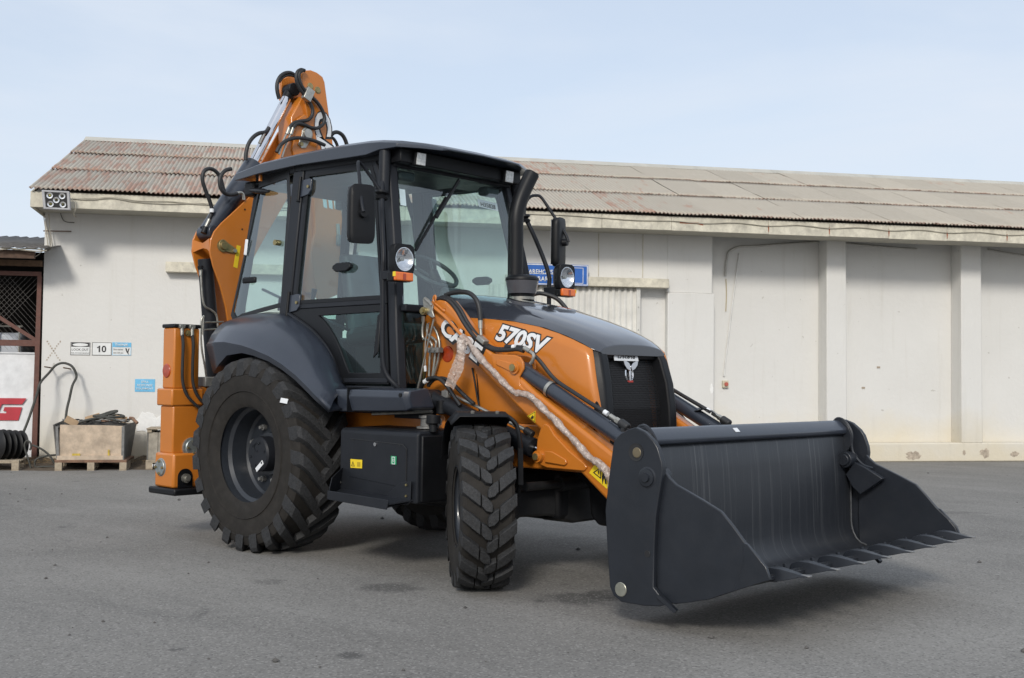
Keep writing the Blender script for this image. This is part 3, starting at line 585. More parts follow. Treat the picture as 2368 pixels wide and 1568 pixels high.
# ------------------------------------------------------------------ dirt along the wall
DIRT = mat('dirt', (.115, .09, .065), .95, 0, 0, .35, 18, .8, 50)
dm = MB(); nx, ny = 90, 12; G = []; rr = random.Random(9)
for j in range(ny+1):
    for i in range(nx+1):
        s = -2.2+4.9*i/nx; t = j/ny; off = 1.05*t
        h = .085*(1-t)**1.4*(1+.4*math.sin(s*5)+.3*math.sin(s*13+2))*max(0, min(1, (2.6-s)*1.2))
        G.append((s, -off*(.92+.08*math.sin(s*4)), max(.004 if t < 1 else -.004, h+rr.uniform(-.008, .010)*(1-t))))
dm.add(G, [(j*(nx+1)+i, j*(nx+1)+i+1, (j+1)*(nx+1)+i+1, (j+1)*(nx+1)+i) for j in range(ny) for i in range(nx)])
tag(dm.build('dirt_strip', DIRT, None, **WH), 'strip of dirt along the foot of the wall', None, kind='structure')
st = MB()
for i in range(420):
    s = rr.uniform(-.35, .40) if i < 320 else rr.uniform(1.2, 2.0); off = rr.uniform(.15, .75); a = rr.uniform(0, 3.14); l = rr.uniform(.03, .10); z = .05+.07*(1-off)+rr.uniform(0, .03)
    d = Vector((math.cos(a), math.sin(a), rr.uniform(-.2, .4)))*l
    st.tube([Vector((s, -off, z)), Vector((s, -off, z))+d], .0016, 3, cap=False)
tag(st.build('dry_straw', mat('straw', (.24, .17, .09), .9), None, **WH), 'dry straw lying in the dirt beside the crate', 'straw', kind='stuff')

# ------------------------------------------------------------------ pallets, crates and hoses by the wall
WOOD = mat('pallet_wood', (.36, .30, .22), .85, 0, 0, .25, 14, .3, 60, dust=.2)
WOODR = mat('reddish_wood', (.22, .13, .085), .85, 0, 0, .3, 14, .3, 60, dust=.2)
def pallet(name, label, s0, s1, o0, o1, m, h=.13, board=None):
    p = wempty(name, label, 'pallet', 'wooden pallets by the wall'); w = .09
    for s in (s0+w/2, (s0+s1)/2, s1-w/2):
        for o in (o0+w/2, (o0+o1)/2, o1-w/2): MB().box((s, -o, .012+(h-.04)/2), (w, w, h-.04)).build('block', m, p, bevel=.004)
    for o in (o0+w/2, (o0+o1)/2, o1-w/2): MB().bx(s0, s1, -o-.045, -o+.045, h-.027, h-.014).build('stringer', board or m, p)
    n = 6
    for i in range(n):
        o = o0+.05+(o1-o0-.1)*i/(n-1); MB().bx(s0, s1, -o-.045, -o+.045, h-.013, h+.006).build('deck_board', board or m, p, bevel=.003)
    for s in (s0+w/2, (s0+s1)/2, s1-w/2): MB().bx(s-.045, s+.045, -o1, -o0, .0, .012).build('skid', m, p)
    return p
pallet('pallet', 'wooden pallet with reddish boards under the full plywood crate', .395, 1.30, .22, 1.03, WOOD, .135, WOODR)
pallet('pallet', 'pale wooden pallet under the black discs', -1.0, -.06, .25, .98, WOOD, .125)
PLY = mat('plywood', (.50, .40, .30), .8, 0, 0, .28, 7, .25, 40, dust=.32); PLYG = mat('grey_ply', (.12, .115, .105), .85, 0, 0, .25, 9, .2, 40, dust=.3)
cr = wempty('plywood_crate', 'battered plywood crate piled with hoses and scrap on a pallet', 'crate')
b0, t0 = .142, .605
def slab(pts, d): return MB().prism(pts, d)
slab([(.425, -1.0, b0), (1.235, -1.0, b0), (1.245, -1.015, .32), (1.245, -1.03, t0-.015), (.98, -1.035, t0-.005), (.70, -1.03, t0-.004), (.45, -1.02, t0), (.435, -1.0, .3)], (0, .018, 0)).build('side_panel', PLY, cr, bevel=.002)
slab([(1.25, -1.0, b0), (1.26, -.27, b0), (1.33, -.25, t0+.02), (1.262, -1.03, t0-.01)], (-.014, 0, 0)).build('side_panel', PLYG, cr)
slab([(.41, -1.0, b0), (.41, -.27, b0), (.35, -.25, t0+.03), (.36, -1.02, t0-.0)], (.014, 0, 0)).build('side_panel', PLYG, cr)
slab([(.40, -.25, b0), (1.25, -.25, b0), (1.28, -.25, t0), (.36, -.25, t0)], (0, -.015, 0)).build('side_panel', PLY, cr)
MB().bx(.41, 1.26, -1.02, -.25, b0-.002, b0+.012).build('floor_panel', WOODR, cr)
for s, ds in ((.432, -.02), (1.248, .0)): MB().bar((s, -1.022, b0+.0), (s+ds, -1.04, t0-.02), .035, .006, (1, 0, 0)).build('corner_strap', STEELG, cr)
for (s, z, w, h) in ((.66, .20, .10, .05), (1.07, .235, .022, .08)): MB().bx(s-w/2, s+w/2, -1.0275, -1.02, z-h/2, z+h/2).build('paint_mark', mat('old_yellow', (.50, .36, .06), .8, var=.3, vscale=30), cr)
MB().bx(.42, 1.25, -1.03, -1.002, b0+.0, b0+.055).build('bottom_rail', PLY, cr)
# contents
SCRAP = mat('scrap_fill', (.05, .048, .045), .9, 0, 0, .5, 20, .6, 40)
sc_ = wempty('scrap_heap', 'dark scrap filling the battered plywood crate', 'scrap')
hm = MB(); G = []; nn = 16
for j in range(nn+1):
    for i in range(nn+1):
        u, v = i/nn, j/nn; G.append((.40+.86*u, -1.0+.72*v, .57+.075*math.sin(math.pi*u)*math.sin(math.pi*v)+rr.uniform(-.02, .02)))
hm.add(G, [(j*(nn+1)+i, j*(nn+1)+i+1, (j+1)*(nn+1)+i+1, (j+1)*(nn+1)+i) for j in range(nn) for i in range(nn)]).build('heap', SCRAP, sc_, smooth=10, solid=.02)
for i in range(40):
    p = Vector((rr.uniform(.45, 1.25), rr.uniform(-.98, -.35), .63+rr.uniform(0, .035))); rot = Matrix.Rotation(rr.uniform(0, 6), 3, 'Z') @ Matrix.Rotation(rr.uniform(-.6, .6), 3, 'X')
    MB().box(p, (rr.uniform(.03, .12), rr.uniform(.02, .06), rr.uniform(.006, .02)), rot).build('scrap_piece', [SCRAP, PLYG, WOODR, STEELG, BLACK][i % 5], sc_)
CARD = mat('cardboard', (.36, .25, .15), .85, 0, 0, .12, 10)
for i, (s, o, z, w, h, a, tx) in enumerate(((.58, .95, .645, .17, .11, .5, 'brown cardboard flap at the left front of the crate'), (.78, .55, .68, .20, .10, -.3, 'brown cardboard flap at the back of the crate'), (1.16, .62, .67, .16, .10, .2, 'brown cardboard flap at the right of the crate'))):
    tag(MB().box((0, 0, 0), (w, .006, h)).build('cardboard', CARD, None, loc=(WBX+math.cos(WROT)*s+math.sin(WROT)*o, WBY+math.sin(WROT)*s-math.cos(WROT)*o, z), rot=(R(-35), a, WROT+a*.4)), tx, 'cardboard')
HOSEW = mat('old_hose', (.05, .052, .046), .7, 0, 0, .2, 20, dust=.25)
tag(MB().tube(spline([(.68, -1.0, .635), (.80, -.97, .67), (.95, -.85, .695), (1.12, -.72, .70), (1.20, -.62, .705), (1.13, -.52, .72), (.98, -.52, .725), (.85, -.58, .715), (.82, -.68, .71), (.95, -.72, .715), (1.05, -.66, .75), (1.10, -.58, .77), (1.08, -.48, .775), (1.0, -.45, .76), (.92, -.5, .73), (.86, -.6, .70), (.95, -.78, .69), (1.16, -.9, .665)], 8), .017, 8).build('coiled_hose', HOSEW, None, smooth=60, **WH), 'dark hose coiled on top of the plywood crate', 'hose')
tag(MB().tube(spline([(1.27, -.55, .68), (1.32, -.6, .675), (1.35, -.75, .66), (1.40, -.8, .62)], 5), .022, 8).build('pipe_end', WOODR, None, **WH), 'short rusty pipe end at the right of the crate heap', 'pipe')
hn = [(-0.134,-0.5,0.428),(-0.067,-0.5,0.618),(-0.012,-0.5,0.808),(0.043,-0.5,1.011),(0.076,-0.5,1.151),(0.144,-0.5,1.292),(0.214,-0.5,1.382),(0.286,-0.5,1.423),(0.358,-0.5,1.424),(0.432,-0.5,1.391),(0.482,-0.5,1.321),(0.502,-0.5,1.232),(0.492,-0.5,1.117),(0.46,-0.5,0.938),(0.435,-0.5,0.81),(0.424,-0.5,0.683),(0.421,-0.5,0.581),(0.428,-0.5,0.505)]
tag(MB().tube(spline([(p[0], p[1]+(.30 if 4 < i < 12 else .12*max(0, 1-abs(i-8)/9)), p[2]) for i, p in enumerate(hn)], 5), .017, 10).build('hanging_hose', HOSEW, None, smooth=60, **WH), 'thick dark hose hung in an arch over two wall rods', 'hose')
for (a, lb) in (([(0.121,-0.4,1.371)], 'left rusty rod holding up the hanging hose'), ([(0.366,-0.4,1.361)], 'right rusty rod holding up the hanging hose')):
    p = Vector(a[0]); tag(MB().tube([p, (p.x+.02, 0, p.z-.012)], .010, 6).build('wall_rod', RUSTROD, None, **WH), lb, 'rod')
hl = [(0.065,-0.85,0.025),(0.027,-0.85,0.161),(-0.008,-0.85,0.26),(-0.021,-0.85,0.334),(0.004,-0.85,0.383),(0.046,-0.85,0.365),(0.059,-0.85,0.309),(0.036,-0.85,0.278)]
tag(MB().tube(spline([(0.045,-0.75,0.017),(0.004,-0.75,0.154),(-0.031,-0.75,0.254),(-0.042,-0.75,0.328),(-0.016,-0.75,0.376),(0.025,-0.75,0.359),(0.041,-0.75,0.303),(0.026,-0.75,0.254)], 6), .0135, 8).build('ground_hose', HOSEW, None, smooth=60, **WH), 'dark hose curling up beside the pallet of discs', 'hose')
tag(MB().tube(spline([(0.066,-0.8,0.325),(0.155,-0.8,0.288),(0.238,-0.8,0.231),(0.299,-0.8,0.169),(0.342,-0.8,0.094),(0.36,-0.8,0.069)]+[(.37, -.9, .03)], 6), .0135, 8).build('ground_hose', HOSEW, None, smooth=60, **WH), 'dark hose arching from the shed post down to the crate pallet', 'hose')
tag(MB().tube(spline([(0.357,-0.7,0.187),(0.28,-0.7,0.181),(0.185,-0.7,0.165),(0.115,-0.7,0.138),(0.081,-0.7,0.088),(0.1,-0.7,0.025),(0.177,-0.7,0.031),(0.355,-0.7,0.031)], 6), .0135, 8).build('ground_hose', HOSEW, None, smooth=60, **WH), 'dark hose lying in a loop on the dirt left of the crate', 'hose')
dg = wempty('disc_gang', 'row of black dished steel discs lying on the left pallet', 'discs')
DISC = mat('disc_black', (.012, .012, .013), .45, .2, 0, .2, 12)
for i in range(5):
    r_ = .205-.004*i; cx_ = -.40+.062*i
    MB().lathe([(.0, -.03), (r_*.5, -.018), (r_*.9, .012), (r_, .026), (r_, .031), (r_*.9, .018), (r_*.5, -.011), (0, -.022)], (cx_, -.80+.058*i, .335-.004*i), (.72, .69, -.02), 40).build('disc', DISC, dg)
MB().cyl((-.46, -.86, .34), (-.06, -.47, .315), .022).build('shaft', DISC, dg)
c2_ = wempty('wooden_crate', 'second wooden crate half hidden behind the stabilizer leg', 'crate')
p2 = pallet('pallet', 'wooden pallet under the half hidden second crate', 1.53, 2.45, .15, .90, WOOD, .12)
for s in range(7): MB().bx(1.56+.125*s, 1.68+.125*s, -.88, -.865, .128, .50).build('plank', mat('grey_plank', (.30, .27, .22), .85, 0, 0, .25, 12, .3, 60, dust=.2), c2_, bevel=.002)
MB().bx(1.54, 1.56, -.88, -.2, .128, .50).bx(2.435, 2.45, -.88, -.2, .128, .50).bx(1.56, 2.435, -.215, -.2, .128, .50).build('side_panel', PLYG, c2_)
MB().bx(1.54, 1.60, -.90, -.15, .50, .54).bx(1.97, 2.03, -.90, -.15, .50, .54).bx(2.40, 2.45, -.90, -.15, .50, .54).build('lid_batten', WOOD, c2_)
MB().bx(1.53, 2.46, -.92, -.62, .541, .555).bx(1.53, 2.46, -.58, -.3, .541, .555).build('lid_board', WOOD, c2_, bevel=.002)
text('lettering', '10', (1.62, -.902, .03), RX, UZ, .05, WHITE, p2, .02)

# ================================================================== backhoe loader (x forward, y to its left, z up)
bl = empty('backhoe_loader', (0, 0, 0), 0, 'orange and dark grey backhoe loader with raised rear boom and wide front bucket', 'backhoe loader')
def flip(mb):
    o = MB(); o.v = [(x, -y, z) for x, y, z in mb.v]; o.f = [tuple(f[::-1]) for f in mb.f]; return o
def both(fn, *a, **k):          # the same part on both sides of the machine
    r = []
    for s in (-1, 1):
        mb = fn(); r.append((mb if s < 0 else flip(mb)).build(*a, **k))
    return r
Y_, X_, Z_ = Vector((0, 1, 0)), Vector((1, 0, 0)), Vector((0, 0, 1))

# ---- wheels
def lug(path, hw, seg_base):
    rings = []
    for (y, th, rt_, rb_, w) in path:
        a, b2 = R(th-w), R(th+w); a2, b3 = R(th-w*1.35), R(th+w*1.35)
        P = lambda r, t: (r*math.cos(t), y, r*math.sin(t))
        rings.append([P(rb_, a2), P(rt_, a), P(rt_, b2), P(rb_, b3)])
    return rings
def rear_tyre():
    t = MB(); prof = [(.345, -.19), (.37, -.205), (.42, -.214), (.50, -.222), (.57, -.222), (.622, -.214), (.650, -.198), (.662, -.13), (.667, 0), (.662, .13), (.650, .198), (.622, .214), (.57, .222), (.50, .222), (.42, .214), (.37, .205), (.345, .19)]
    t.lathe(prof, (0, 0, 0), (0, 1, 0), 72)
    for r_, h in ((.46, .0035), (.585, .003)):
        for s in (-1, 1): t.lathe([(r_-.006, s*.215), (r_, s*(.2225+h)), (r_+.006, s*.215)], (0, 0, 0), (0, 1, 0), 72)
    return t
def rear_tread():
    t = MB(); n = 23
    for i in range(n):
        for s in (-1, 1):
            th = 360*i/n+(0 if s < 0 else 180/n)
            pa = [(.226*s, th+2.4, .600, .575, 3.3), (.2235*s, th+1.2, .672, .60, 3.5), (.208*s, th-.2, .698, .63, 3.5), (.165*s, th-3.0, .707, .64, 3.4), (.09*s, th-9.5, .712, .645, 3.2), (.0-.03*s, th-19.5, .714, .645, 2.9)]
            t.loft(lug(pa, 0, 0))
    return t
def front_tyre():
    t = MB(); prof = [(.225, -.13), (.25, -.142), (.30, -.152), (.36, -.157), (.41, -.156), (.438, -.15), (.456, -.13), (.464, 0), (.456, .13), (.438, .15), (.41, .156), (.36, .157), (.30, .152), (.25, .142), (.225, .13)]
    t.lathe(prof, (0, 0, 0), (0, 1, 0), 64)
    return t
def front_tread():
    t = MB(); n = 19
    for i in range(n):
        for s in (-1, 1):
            th = 360*i/n+(0 if s < 0 else 180/n)
            t.loft(lug([(.160*s, th+1.6, .43, .40, 3.2), (.157*s, th+.8, .482, .42, 4.1), (.105*s, th-4.0, .494, .44, 4.5), (.056*s, th-8.6, .497, .44, 4.4)], 0, 0))
            t.loft(lug([(.049*s, th-9.2, .497, .44, 3.7), (.024*s, th-11.6, .498, .44, 4.6), (-.006*s, th-13.8, .498, .44, 3.4), (-.013*s, th-14.4, .498, .44, 1.8)], 0, 0))
    return t
RIMM = mat('rim_paint', (.022, .026, .033), .36, 0, .2, .1, 6, dust=.02)
def wheel_rear():
    w = MB().lathe([(.385, -.205), (.398, -.205), (.400, -.190), (.385, -.18), (.355, -.17), (.35, -.12), (.325, -.10), (.318, .02), (.30, .035), (.16, .02), (.155, -.005), (.11, -.005), (0, -.005), (0, .03), (.13, .05), (.31, .06), (.33, .05), (.335, .12), (.36, .16), (.40, .19), (.40, .205), (.37, .2), (.345, .15), (.33, .12)][:13] , (0, 0, 0), (0, 1, 0), 64).build('wheel', RIMM, bl)
    w_in = MB().lathe([(.33, .03), (.335, .12), (.352, .17), (.385, .185), (.398, .2)], (0, 0, 0), (0, 1, 0), 64).build('rim_barrel', RIMM, w)
    rear_tyre().build('tyre', RUBBER, w, smooth=28); rear_tread().build('tread', TREAD, w, smooth=25, bevel=.004)
    hub = MB().lathe([(.0, -.10), (.115, -.10), (.128, -.088), (.13, .0), (.15, .02)], (0, 0, 0), (0, 1, 0), 40).build('hub', GREYM, w)
    for i in range(8):
        a = R(22.5+45*i); p = Vector((.205*math.cos(a), 0, .205*math.sin(a)))
        MB().cyl(p+Vector((0, .025, 0)), p+Vector((0, -.006, 0)), .022, seg=12).cyl(p+Vector((0, -.006, 0)), p+Vector((0, -.03, 0)), .014, seg=6).build('wheel_bolt', STEELG, w)
    for i in range(6):
        a = R(15+60*i); p = Vector((.085*math.cos(a), -.10, .085*math.sin(a))); MB().cyl(p, p+Vector((0, -.006, 0)), .009, seg=8).build('hub_bolt', GREYM, w)
    MB().tube([(.06+.03*math.cos(R(t))-.07, -.102, .05+.03*math.sin(R(t))) for t in range(40, 320, 20)], .004, 5).build('cast_mark', GREYM, w)
    return w
rw = wheel_rear(); rw.location = (0, -.898, .70)
rw2 = copy_tree(rw, bl); rw2.location = (0, .898, .70); rw2.rotation_euler = (0, 0, math.pi)
# paper labels on the near rear wheel
MB().box((.0, 0, 0), (.105, .002, .032), Matrix.Rotation(R(-38), 3, 'Y')).build('paper_label', WHITE, rw, loc=(.035, -.104, -.085))
th = R(43); lb = MB()
for i in range(6):
    a = th+R(-2+1.1*i); lb.v += [(.69*math.cos(a), -.2285+.004*0, .69*math.sin(a))]
MB().box((0, 0, 0), (.085, .003, .034), Matrix.Rotation(R(5), 3, 'Y')).build('barcode_label', WHITE, rw, loc=(.49, -.2275, .40), rot=(R(-14), 0, 0))

STEER = R(-38)
def wheel_front():
    w = MB().lathe([(.238, -.142), (.246, -.142), (.247, -.132), (.235, -.125), (.215, -.11), (.205, -.06), (.19, -.04), (.12, -.055), (.11, -.07), (0, -.07)], (0, 0, 0), (0, 1, 0), 48).build('wheel', RIMM, bl)
    MB().lathe([(.19, -.04), (.205, .05), (.215, .11), (.246, .14)], (0, 0, 0), (0, 1, 0), 48).build('rim_barrel', RIMM, w)
    front_tyre().build('tyre', RUBBER, w, smooth=28); front_tread().build('tread', TREAD, w, smooth=25, bevel=.003)
    MB().lathe([(0, -.125), (.07, -.12), (.085, -.10), (.09, -.06)], (0, 0, 0), (0, 1, 0), 30).build('hub', GREYM, w)
    for i in range(8):
        a = R(45*i); p = Vector((.145*math.cos(a), -.05, .145*math.sin(a))); MB().cyl(p, p+Vector((0, -.025, 0)), .012, seg=6).build('wheel_bolt', STEELG, w)
    return w
fwh = wheel_front(); fwh.location = (2.175, -.895, .494); fwh.rotation_euler = (0, 0, STEER)
f2 = copy_tree(fwh, bl); f2.location = (2.175, .895, .494); f2.rotation_euler = (0, 0, math.pi+STEER)

# ---- chassis, axles, engine underside
MB().bx(-1.0, 1.3, -.38, .38, .62, 1.0).bx(1.3, 2.55, -.36, .36, .70, 1.02).build('chassis', ORANGE, bl, bevel=.02)
MB().xz([(1.15, .70), (2.62, .70), (2.66, .74), (2.66, .82), (2.55, .98), (1.15, .99)], -.46, -.37).xz([(1.15, .70), (2.62, .70), (2.66, .82), (2.55, .98), (1.15, .99)], .37, .46).build('side_frame', ORANGE, bl, bevel=.012)
MB().bx(.30, 1.5, -.55, -.385, .90, 1.03).build('side_frame', ORANGE, bl, bevel=.01)
MB().bx(.3, 2.3, -.30, .30, .36, .69).build('engine_sump', BLACK, bl, bevel=.04)
MB().cyl((0, -.70, .70), (0, .70, .70), .14).box((0, 0, .68), (.42, .5, .42)).build('rear_axle', GREYM, bl, bevel=.02)
AX = mat('axle_black', (.016, .017, .019), .5, 0, 0, .2, 8, dust=.05)
ax = MB().loft([[(2.175+a, y, .49+b2) for a, b2 in ((-hx, -hz), (hx, -hz), (hx, hz), (-hx, hz))] for y, hx, hz in ((-.70, .10, .12), (-.60, .075, .085), (-.32, .085, .095), (-.16, .14, .15), (.16, .14, .15), (.32, .085, .095), (.60, .075, .085), (.70, .10, .12))]).build('front_axle', AX, bl, bevel=.018)
MB().cyl((2.30, -.62, .60), (2.30, .62, .60), .028).cyl((2.30, -.30, .60), (2.30, .30, .60), .048).build('steering_ram', AX, ax)
both(lambda: MB().cyl((2.175, -.68, .30), (2.175, -.68, .70), .065).cyl((2.175, -.78, .494), (2.175, -.64, .494), .11), 'kingpin_hub', AX, ax, bevel=.008)
MB().xz([(2.42, .76), (2.98, .76), (2.98, .40), (2.93, .365), (2.62, .365), (2.56, .42), (2.54, .60), (2.42, .66)], -.30, .30).build('nose_weight', BLACK, bl, bevel=.02)
MB().bx(2.40, 2.62, -.42, .42, .74, .96).build('front_crossmember', BLACK, bl, bevel=.02)
MB().ring([(2.62, -.45, .80), (2.74, -.45, .80), (2.74, -.45, 1.0), (2.62, -.45, 1.0)], [(2.65, -.45, .83), (2.71, -.45, .83), (2.71, -.45, .97), (2.65, -.45, .97)], (0, .12, 0)).build('tow_bracket', ORANGE, bl, bevel=.008)

# ---- bonnet
ST = [(1.22, .475, 1.72, 1.875), (1.45, .47, 1.70, 1.855), (1.665, .46, 1.686, 1.828), (1.983, .452, 1.663, 1.765), (2.284, .435, 1.608, 1.672), (2.45, .418, 1.555, 1.612), (2.56, .398, 1.508, 1.562), (2.625, .375, 1.470, 1.526), (2.665, .345, 1.452, 1.492)]
def bonnet_ring(x, w, zb, zc):
    n = 17; pts = []
    for i in range(n):
        t = -1+2*i/(n-1); y = w*t; s_ = 1-abs(t)**3.2
        if abs(t) > .999: z = zb-.012
        else: z = lerp(zb, zc, s_)
        pts.append((x, y, z))
    return pts+[(x, w-.03, zb-.03), (x, 0, zb-.03), (x, -w+.03, zb-.03)]
hood = MB().loft([bonnet_ring(*s) for s in ST]).build('bonnet', HOODM, bl, smooth=40, bevel=.004)
MB().bx(1.98, 2.12, -.09, .09, 1.70, 1.742).build('bonnet_latch', HOODM, hood, bevel=.02)
def side_panel():
    m = MB(); xs = [1.235, 1.35, 1.5, 1.67, 1.85, 2.05, 2.25, 2.4, 2.5, 2.58, 2.63]; rows = []
    def zt(x):
        for i in range(len(ST)-1):
            if ST[i][0] <= x <= ST[i+1][0]:
                t = (x-ST[i][0])/(ST[i+1][0]-ST[i][0]); return lerp(ST[i][2], ST[i+1][2], t)-.014, lerp(ST[i][1], ST[i+1][1], t)
        return ST[-1][2]-.014, ST[-1][1]
    rings = []
    nz = 9
    for k in range(nz):
        v = k/(nz-1); row = []
        for x in xs:
            top, w = zt(x); bot = .985+.0*x
            z = lerp(top, bot, v); push = .10*v**.8*max(0, (x-1.9)/.73)**1.5  # front edge runs forward towards the bottom
            row.append((x+push, -(w+.004+.028*math.sin(math.pi*min(1, v*1.15))*(1 if x < 2.5 else .6)), z))
        rings.append(row)
    m.loft(rings, cap=False, closed=False); return m
sp = both(side_panel, 'bonnet_side_panel', ORANGE, bl, solid=.014, smooth=50)
MB().tube([(1.745, -.492, 1.30), (1.765, -.486, 1.06), (1.77, -.476, .99)], .005, 5).build('panel_seam', BLACK, sp[0])
MB().bx(1.395, 1.50, -.502, -.497, 1.60, 1.665).build('data_plate', BLACK, sp[0])
MB().lathe([(0, -.012), (.052, -.010), (.060, 0), (.060, .01)], (1.475, -.50, 1.43), (0, 1, 0), 28).build('side_reflector', REDLENS, sp[0])
# model lettering on the side panel
def panel_y(x, z):
    i = max(0, min(len(ST)-2, sum(1 for q2 in ST if q2[0] <= x)-1)); t_ = (x-ST[i][0])/(ST[i+1][0]-ST[i][0])
    top, w = lerp(ST[i][2], ST[i+1][2], t_)-.014, lerp(ST[i][1], ST[i+1][1], t_); v = max(0, (top-z)/(top-.985))
    return -(w+.004+.028*math.sin(math.pi*min(1, v*1.15))*(1 if x < 2.5 else .6)+.007)
tn0, tn1 = [(1.896,-0.49,1.521),(2.305,-0.49,1.422)]; rv = Vector(tn1)-Vector(tn0)
for nm, mm_, bd, lf, dx in (('lettering_outline', PRINTBLK, .10, .0012, -.012), ('lettering', WHITE, .04, .0024, 0)):
    lt = text(nm, '570SV', Vector(tn0)+Vector((dx, 0, dx*.6)), rv, (0, 0, 1), .445-2*dx, mm_, sp[0], bd, 0., .22, .115-1.6*dx, lf)
    b_ = bmesh.new(); b_.from_mesh(lt.data); bmesh.ops.subdivide_edges(b_, edges=[e for e in b_.edges if e.calc_length() > .03], cuts=3); b_.to_mesh(lt.data); b_.free()
    for v in lt.data.vertices: v.co.y = panel_y(v.co.x, v.co.z)-lf

# ---- grille
gs = both(lambda: MB().loft([[(x+.0, -w, z), (x+.055, -w+.035, z), (x+.055, -w+.11, z), (x-.05, -w+.125, z), (x-.08, -w+.01, z)] for x, w, z in ((2.585, .365, 1.478), (2.625, .385, 1.40), (2.665, .40, 1.25), (2.685, .405, 1.10), (2.695, .405, .92))]), 'grille_surround', BLACK, bl, bevel=.014, seg=3)
for g_, s in zip(gs, (-1, 1)): MB().cyl((2.675, s*.305, 1.375), (2.60, s*.305, 1.375), .022).build('bumper_hole', PRINTBLK, g_)
MB().loft([[(2.56, -.32, 1.47), (2.652, -.30, 1.455), (2.652, .30, 1.455), (2.56, .32, 1.47)], [(2.54, -.30, 1.405), (2.640, -.28, 1.405), (2.640, .28, 1.405), (2.54, .30, 1.405)]]).build('grille_header', BLACK, bl)
GRM = mat('grille_mesh', (.022, .022, .024), .45, .3)
gm_ = MB(); nz = 44
def gx(z): return 2.585+.085*min(1, (1.44-z)/.35)**.7 if z < 1.44 else 2.585
for k in range(nz+1):
    z = .93+(1.425-.93)*k/nz; gm_.bar((gx(z), -.29, z), (gx(z), .29, z), .0042, .004)
for k in range(nz):
    z0 = .93+(1.425-.93)*k/nz; z1 = .93+(1.425-.93)*(k+1)/nz
    for i in range(42):
        y = -.285+.57*(i+(.5 if k % 2 else 0))/42; gm_.bar((gx(z0), y, z0), (gx(z1), y, z1), .0042, .004, (0, 1, 0))
grl = gm_.build('grille', GRM, bl)
MB().loft([[(2.52, -.3, 1.43), (2.53, -.3, 1.43), (2.53, .3, 1.43), (2.52, .3, 1.43)], [(2.60, -.3, .92), (2.61, -.3, .92), (2.61, .3, .92), (2.60, .3, .92)]]).build('radiator', PRINTBLK, bl)
MB().box((2.650, -.06, 1.408), (.003, .25, .036), Matrix.Rotation(R(-10), 3, 'Y')).build('paper_label', WHITE, grl)
text('lettering', 'H35828', (2.6495, -.15, 1.393), (0, 1, 0), (.18, 0, 1), .18, PRINTBLK, grl, .01, .0008, height=.030)
# chrome winged emblem
ec = Vector((gx(1.345)+.012, .0, 1.345))
eo = MB().lathe([(.030, -.004), (.038, .004), (.046, 0), (.044, -.006)], ec+Vector((0, 0, -.035)), (1, 0, .12), 24)
eo.v = [(x, y, ec.z-.035+(z-ec.z+.035)*1.35) for x, y, z in eo.v]
em = eo.build('emblem', CHROME, grl)
for s in (-1, 1): MB().prism([ec+Vector((.006, s*a, b2)) for a, b2 in ((.0, .01), (.02, .035), (.055, .05), (.075, .045), (.07, .02), (.045, -.005), (.01, -.02))], (.008, 0, 0)).build('wing', CHROME, em, bevel=.003)
MB().box(ec+Vector((.004, 0, -.045)), (.01, .022, .085)).build('shield', CHROME, em, bevel=.003)
MB().box(ec+Vector((.008, 0, -.085)), (.008, .05, .012)).build('badge_band', mat('badge_red', (.4, .04, .03), .4), em)

# ---- air pre-cleaner and exhaust
pc = MB().lathe([(.05, 1.80), (.05, 1.845), (.085, 1.85), (.09, 1.868), (.10, 1.872), (.115, 1.965), (.12, 1.97), (.118, 1.985), (.10, 2.0), (.05, 2.008), (0, 2.008)], (1.60, .10, 0), (0, 0, 1), 36).build('air_precleaner', BLACK, bl)
MB().lathe([(.1025, 1.873), (.1175, 1.963), (.1165, 1.964), (.1015, 1.872)], (1.60, .10, 0), (0, 0, 1), 36).build('dust_bowl', mat('smoked_bowl', (.075, .075, .085), .18, 0, .5), pc)
MB().lathe([(.088, 1.83), (.09, 1.85)], (1.60, .10, 0), (0, 0, 1), 30).build('clamp_band', STEEL, pc)
ep = spline([(1.45, .19, 1.80), (1.45, .19, 2.0), (1.45, .19, 2.30), (1.45, .19, 2.42), (1.452, .205, 2.51), (1.458, .238, 2.60), (1.468, .288, 2.70), (1.478, .328, 2.775)], 6)
ex = MB().tube(ep, .053, 24, cap=False).build('exhaust_pipe', BLACK, bl, smooth=60, solid=.006)
tipd = (ep[-1]-ep[-2]).normalized()
MB().lathe([(.13, 1.785), (.135, 1.80), (.10, 1.835), (.055, 1.84)], (1.45, .19, 0), (0, 0, 1), 30).build('exhaust_collar', HOODM, ex)
hose('intake_hose', [(1.50, .30, 1.83), (1.48, .34, 1.88), (1.50, .42, 1.90), (1.60, .48, 1.86), (1.68, .5, 1.78)], .016, HOSE, bl)

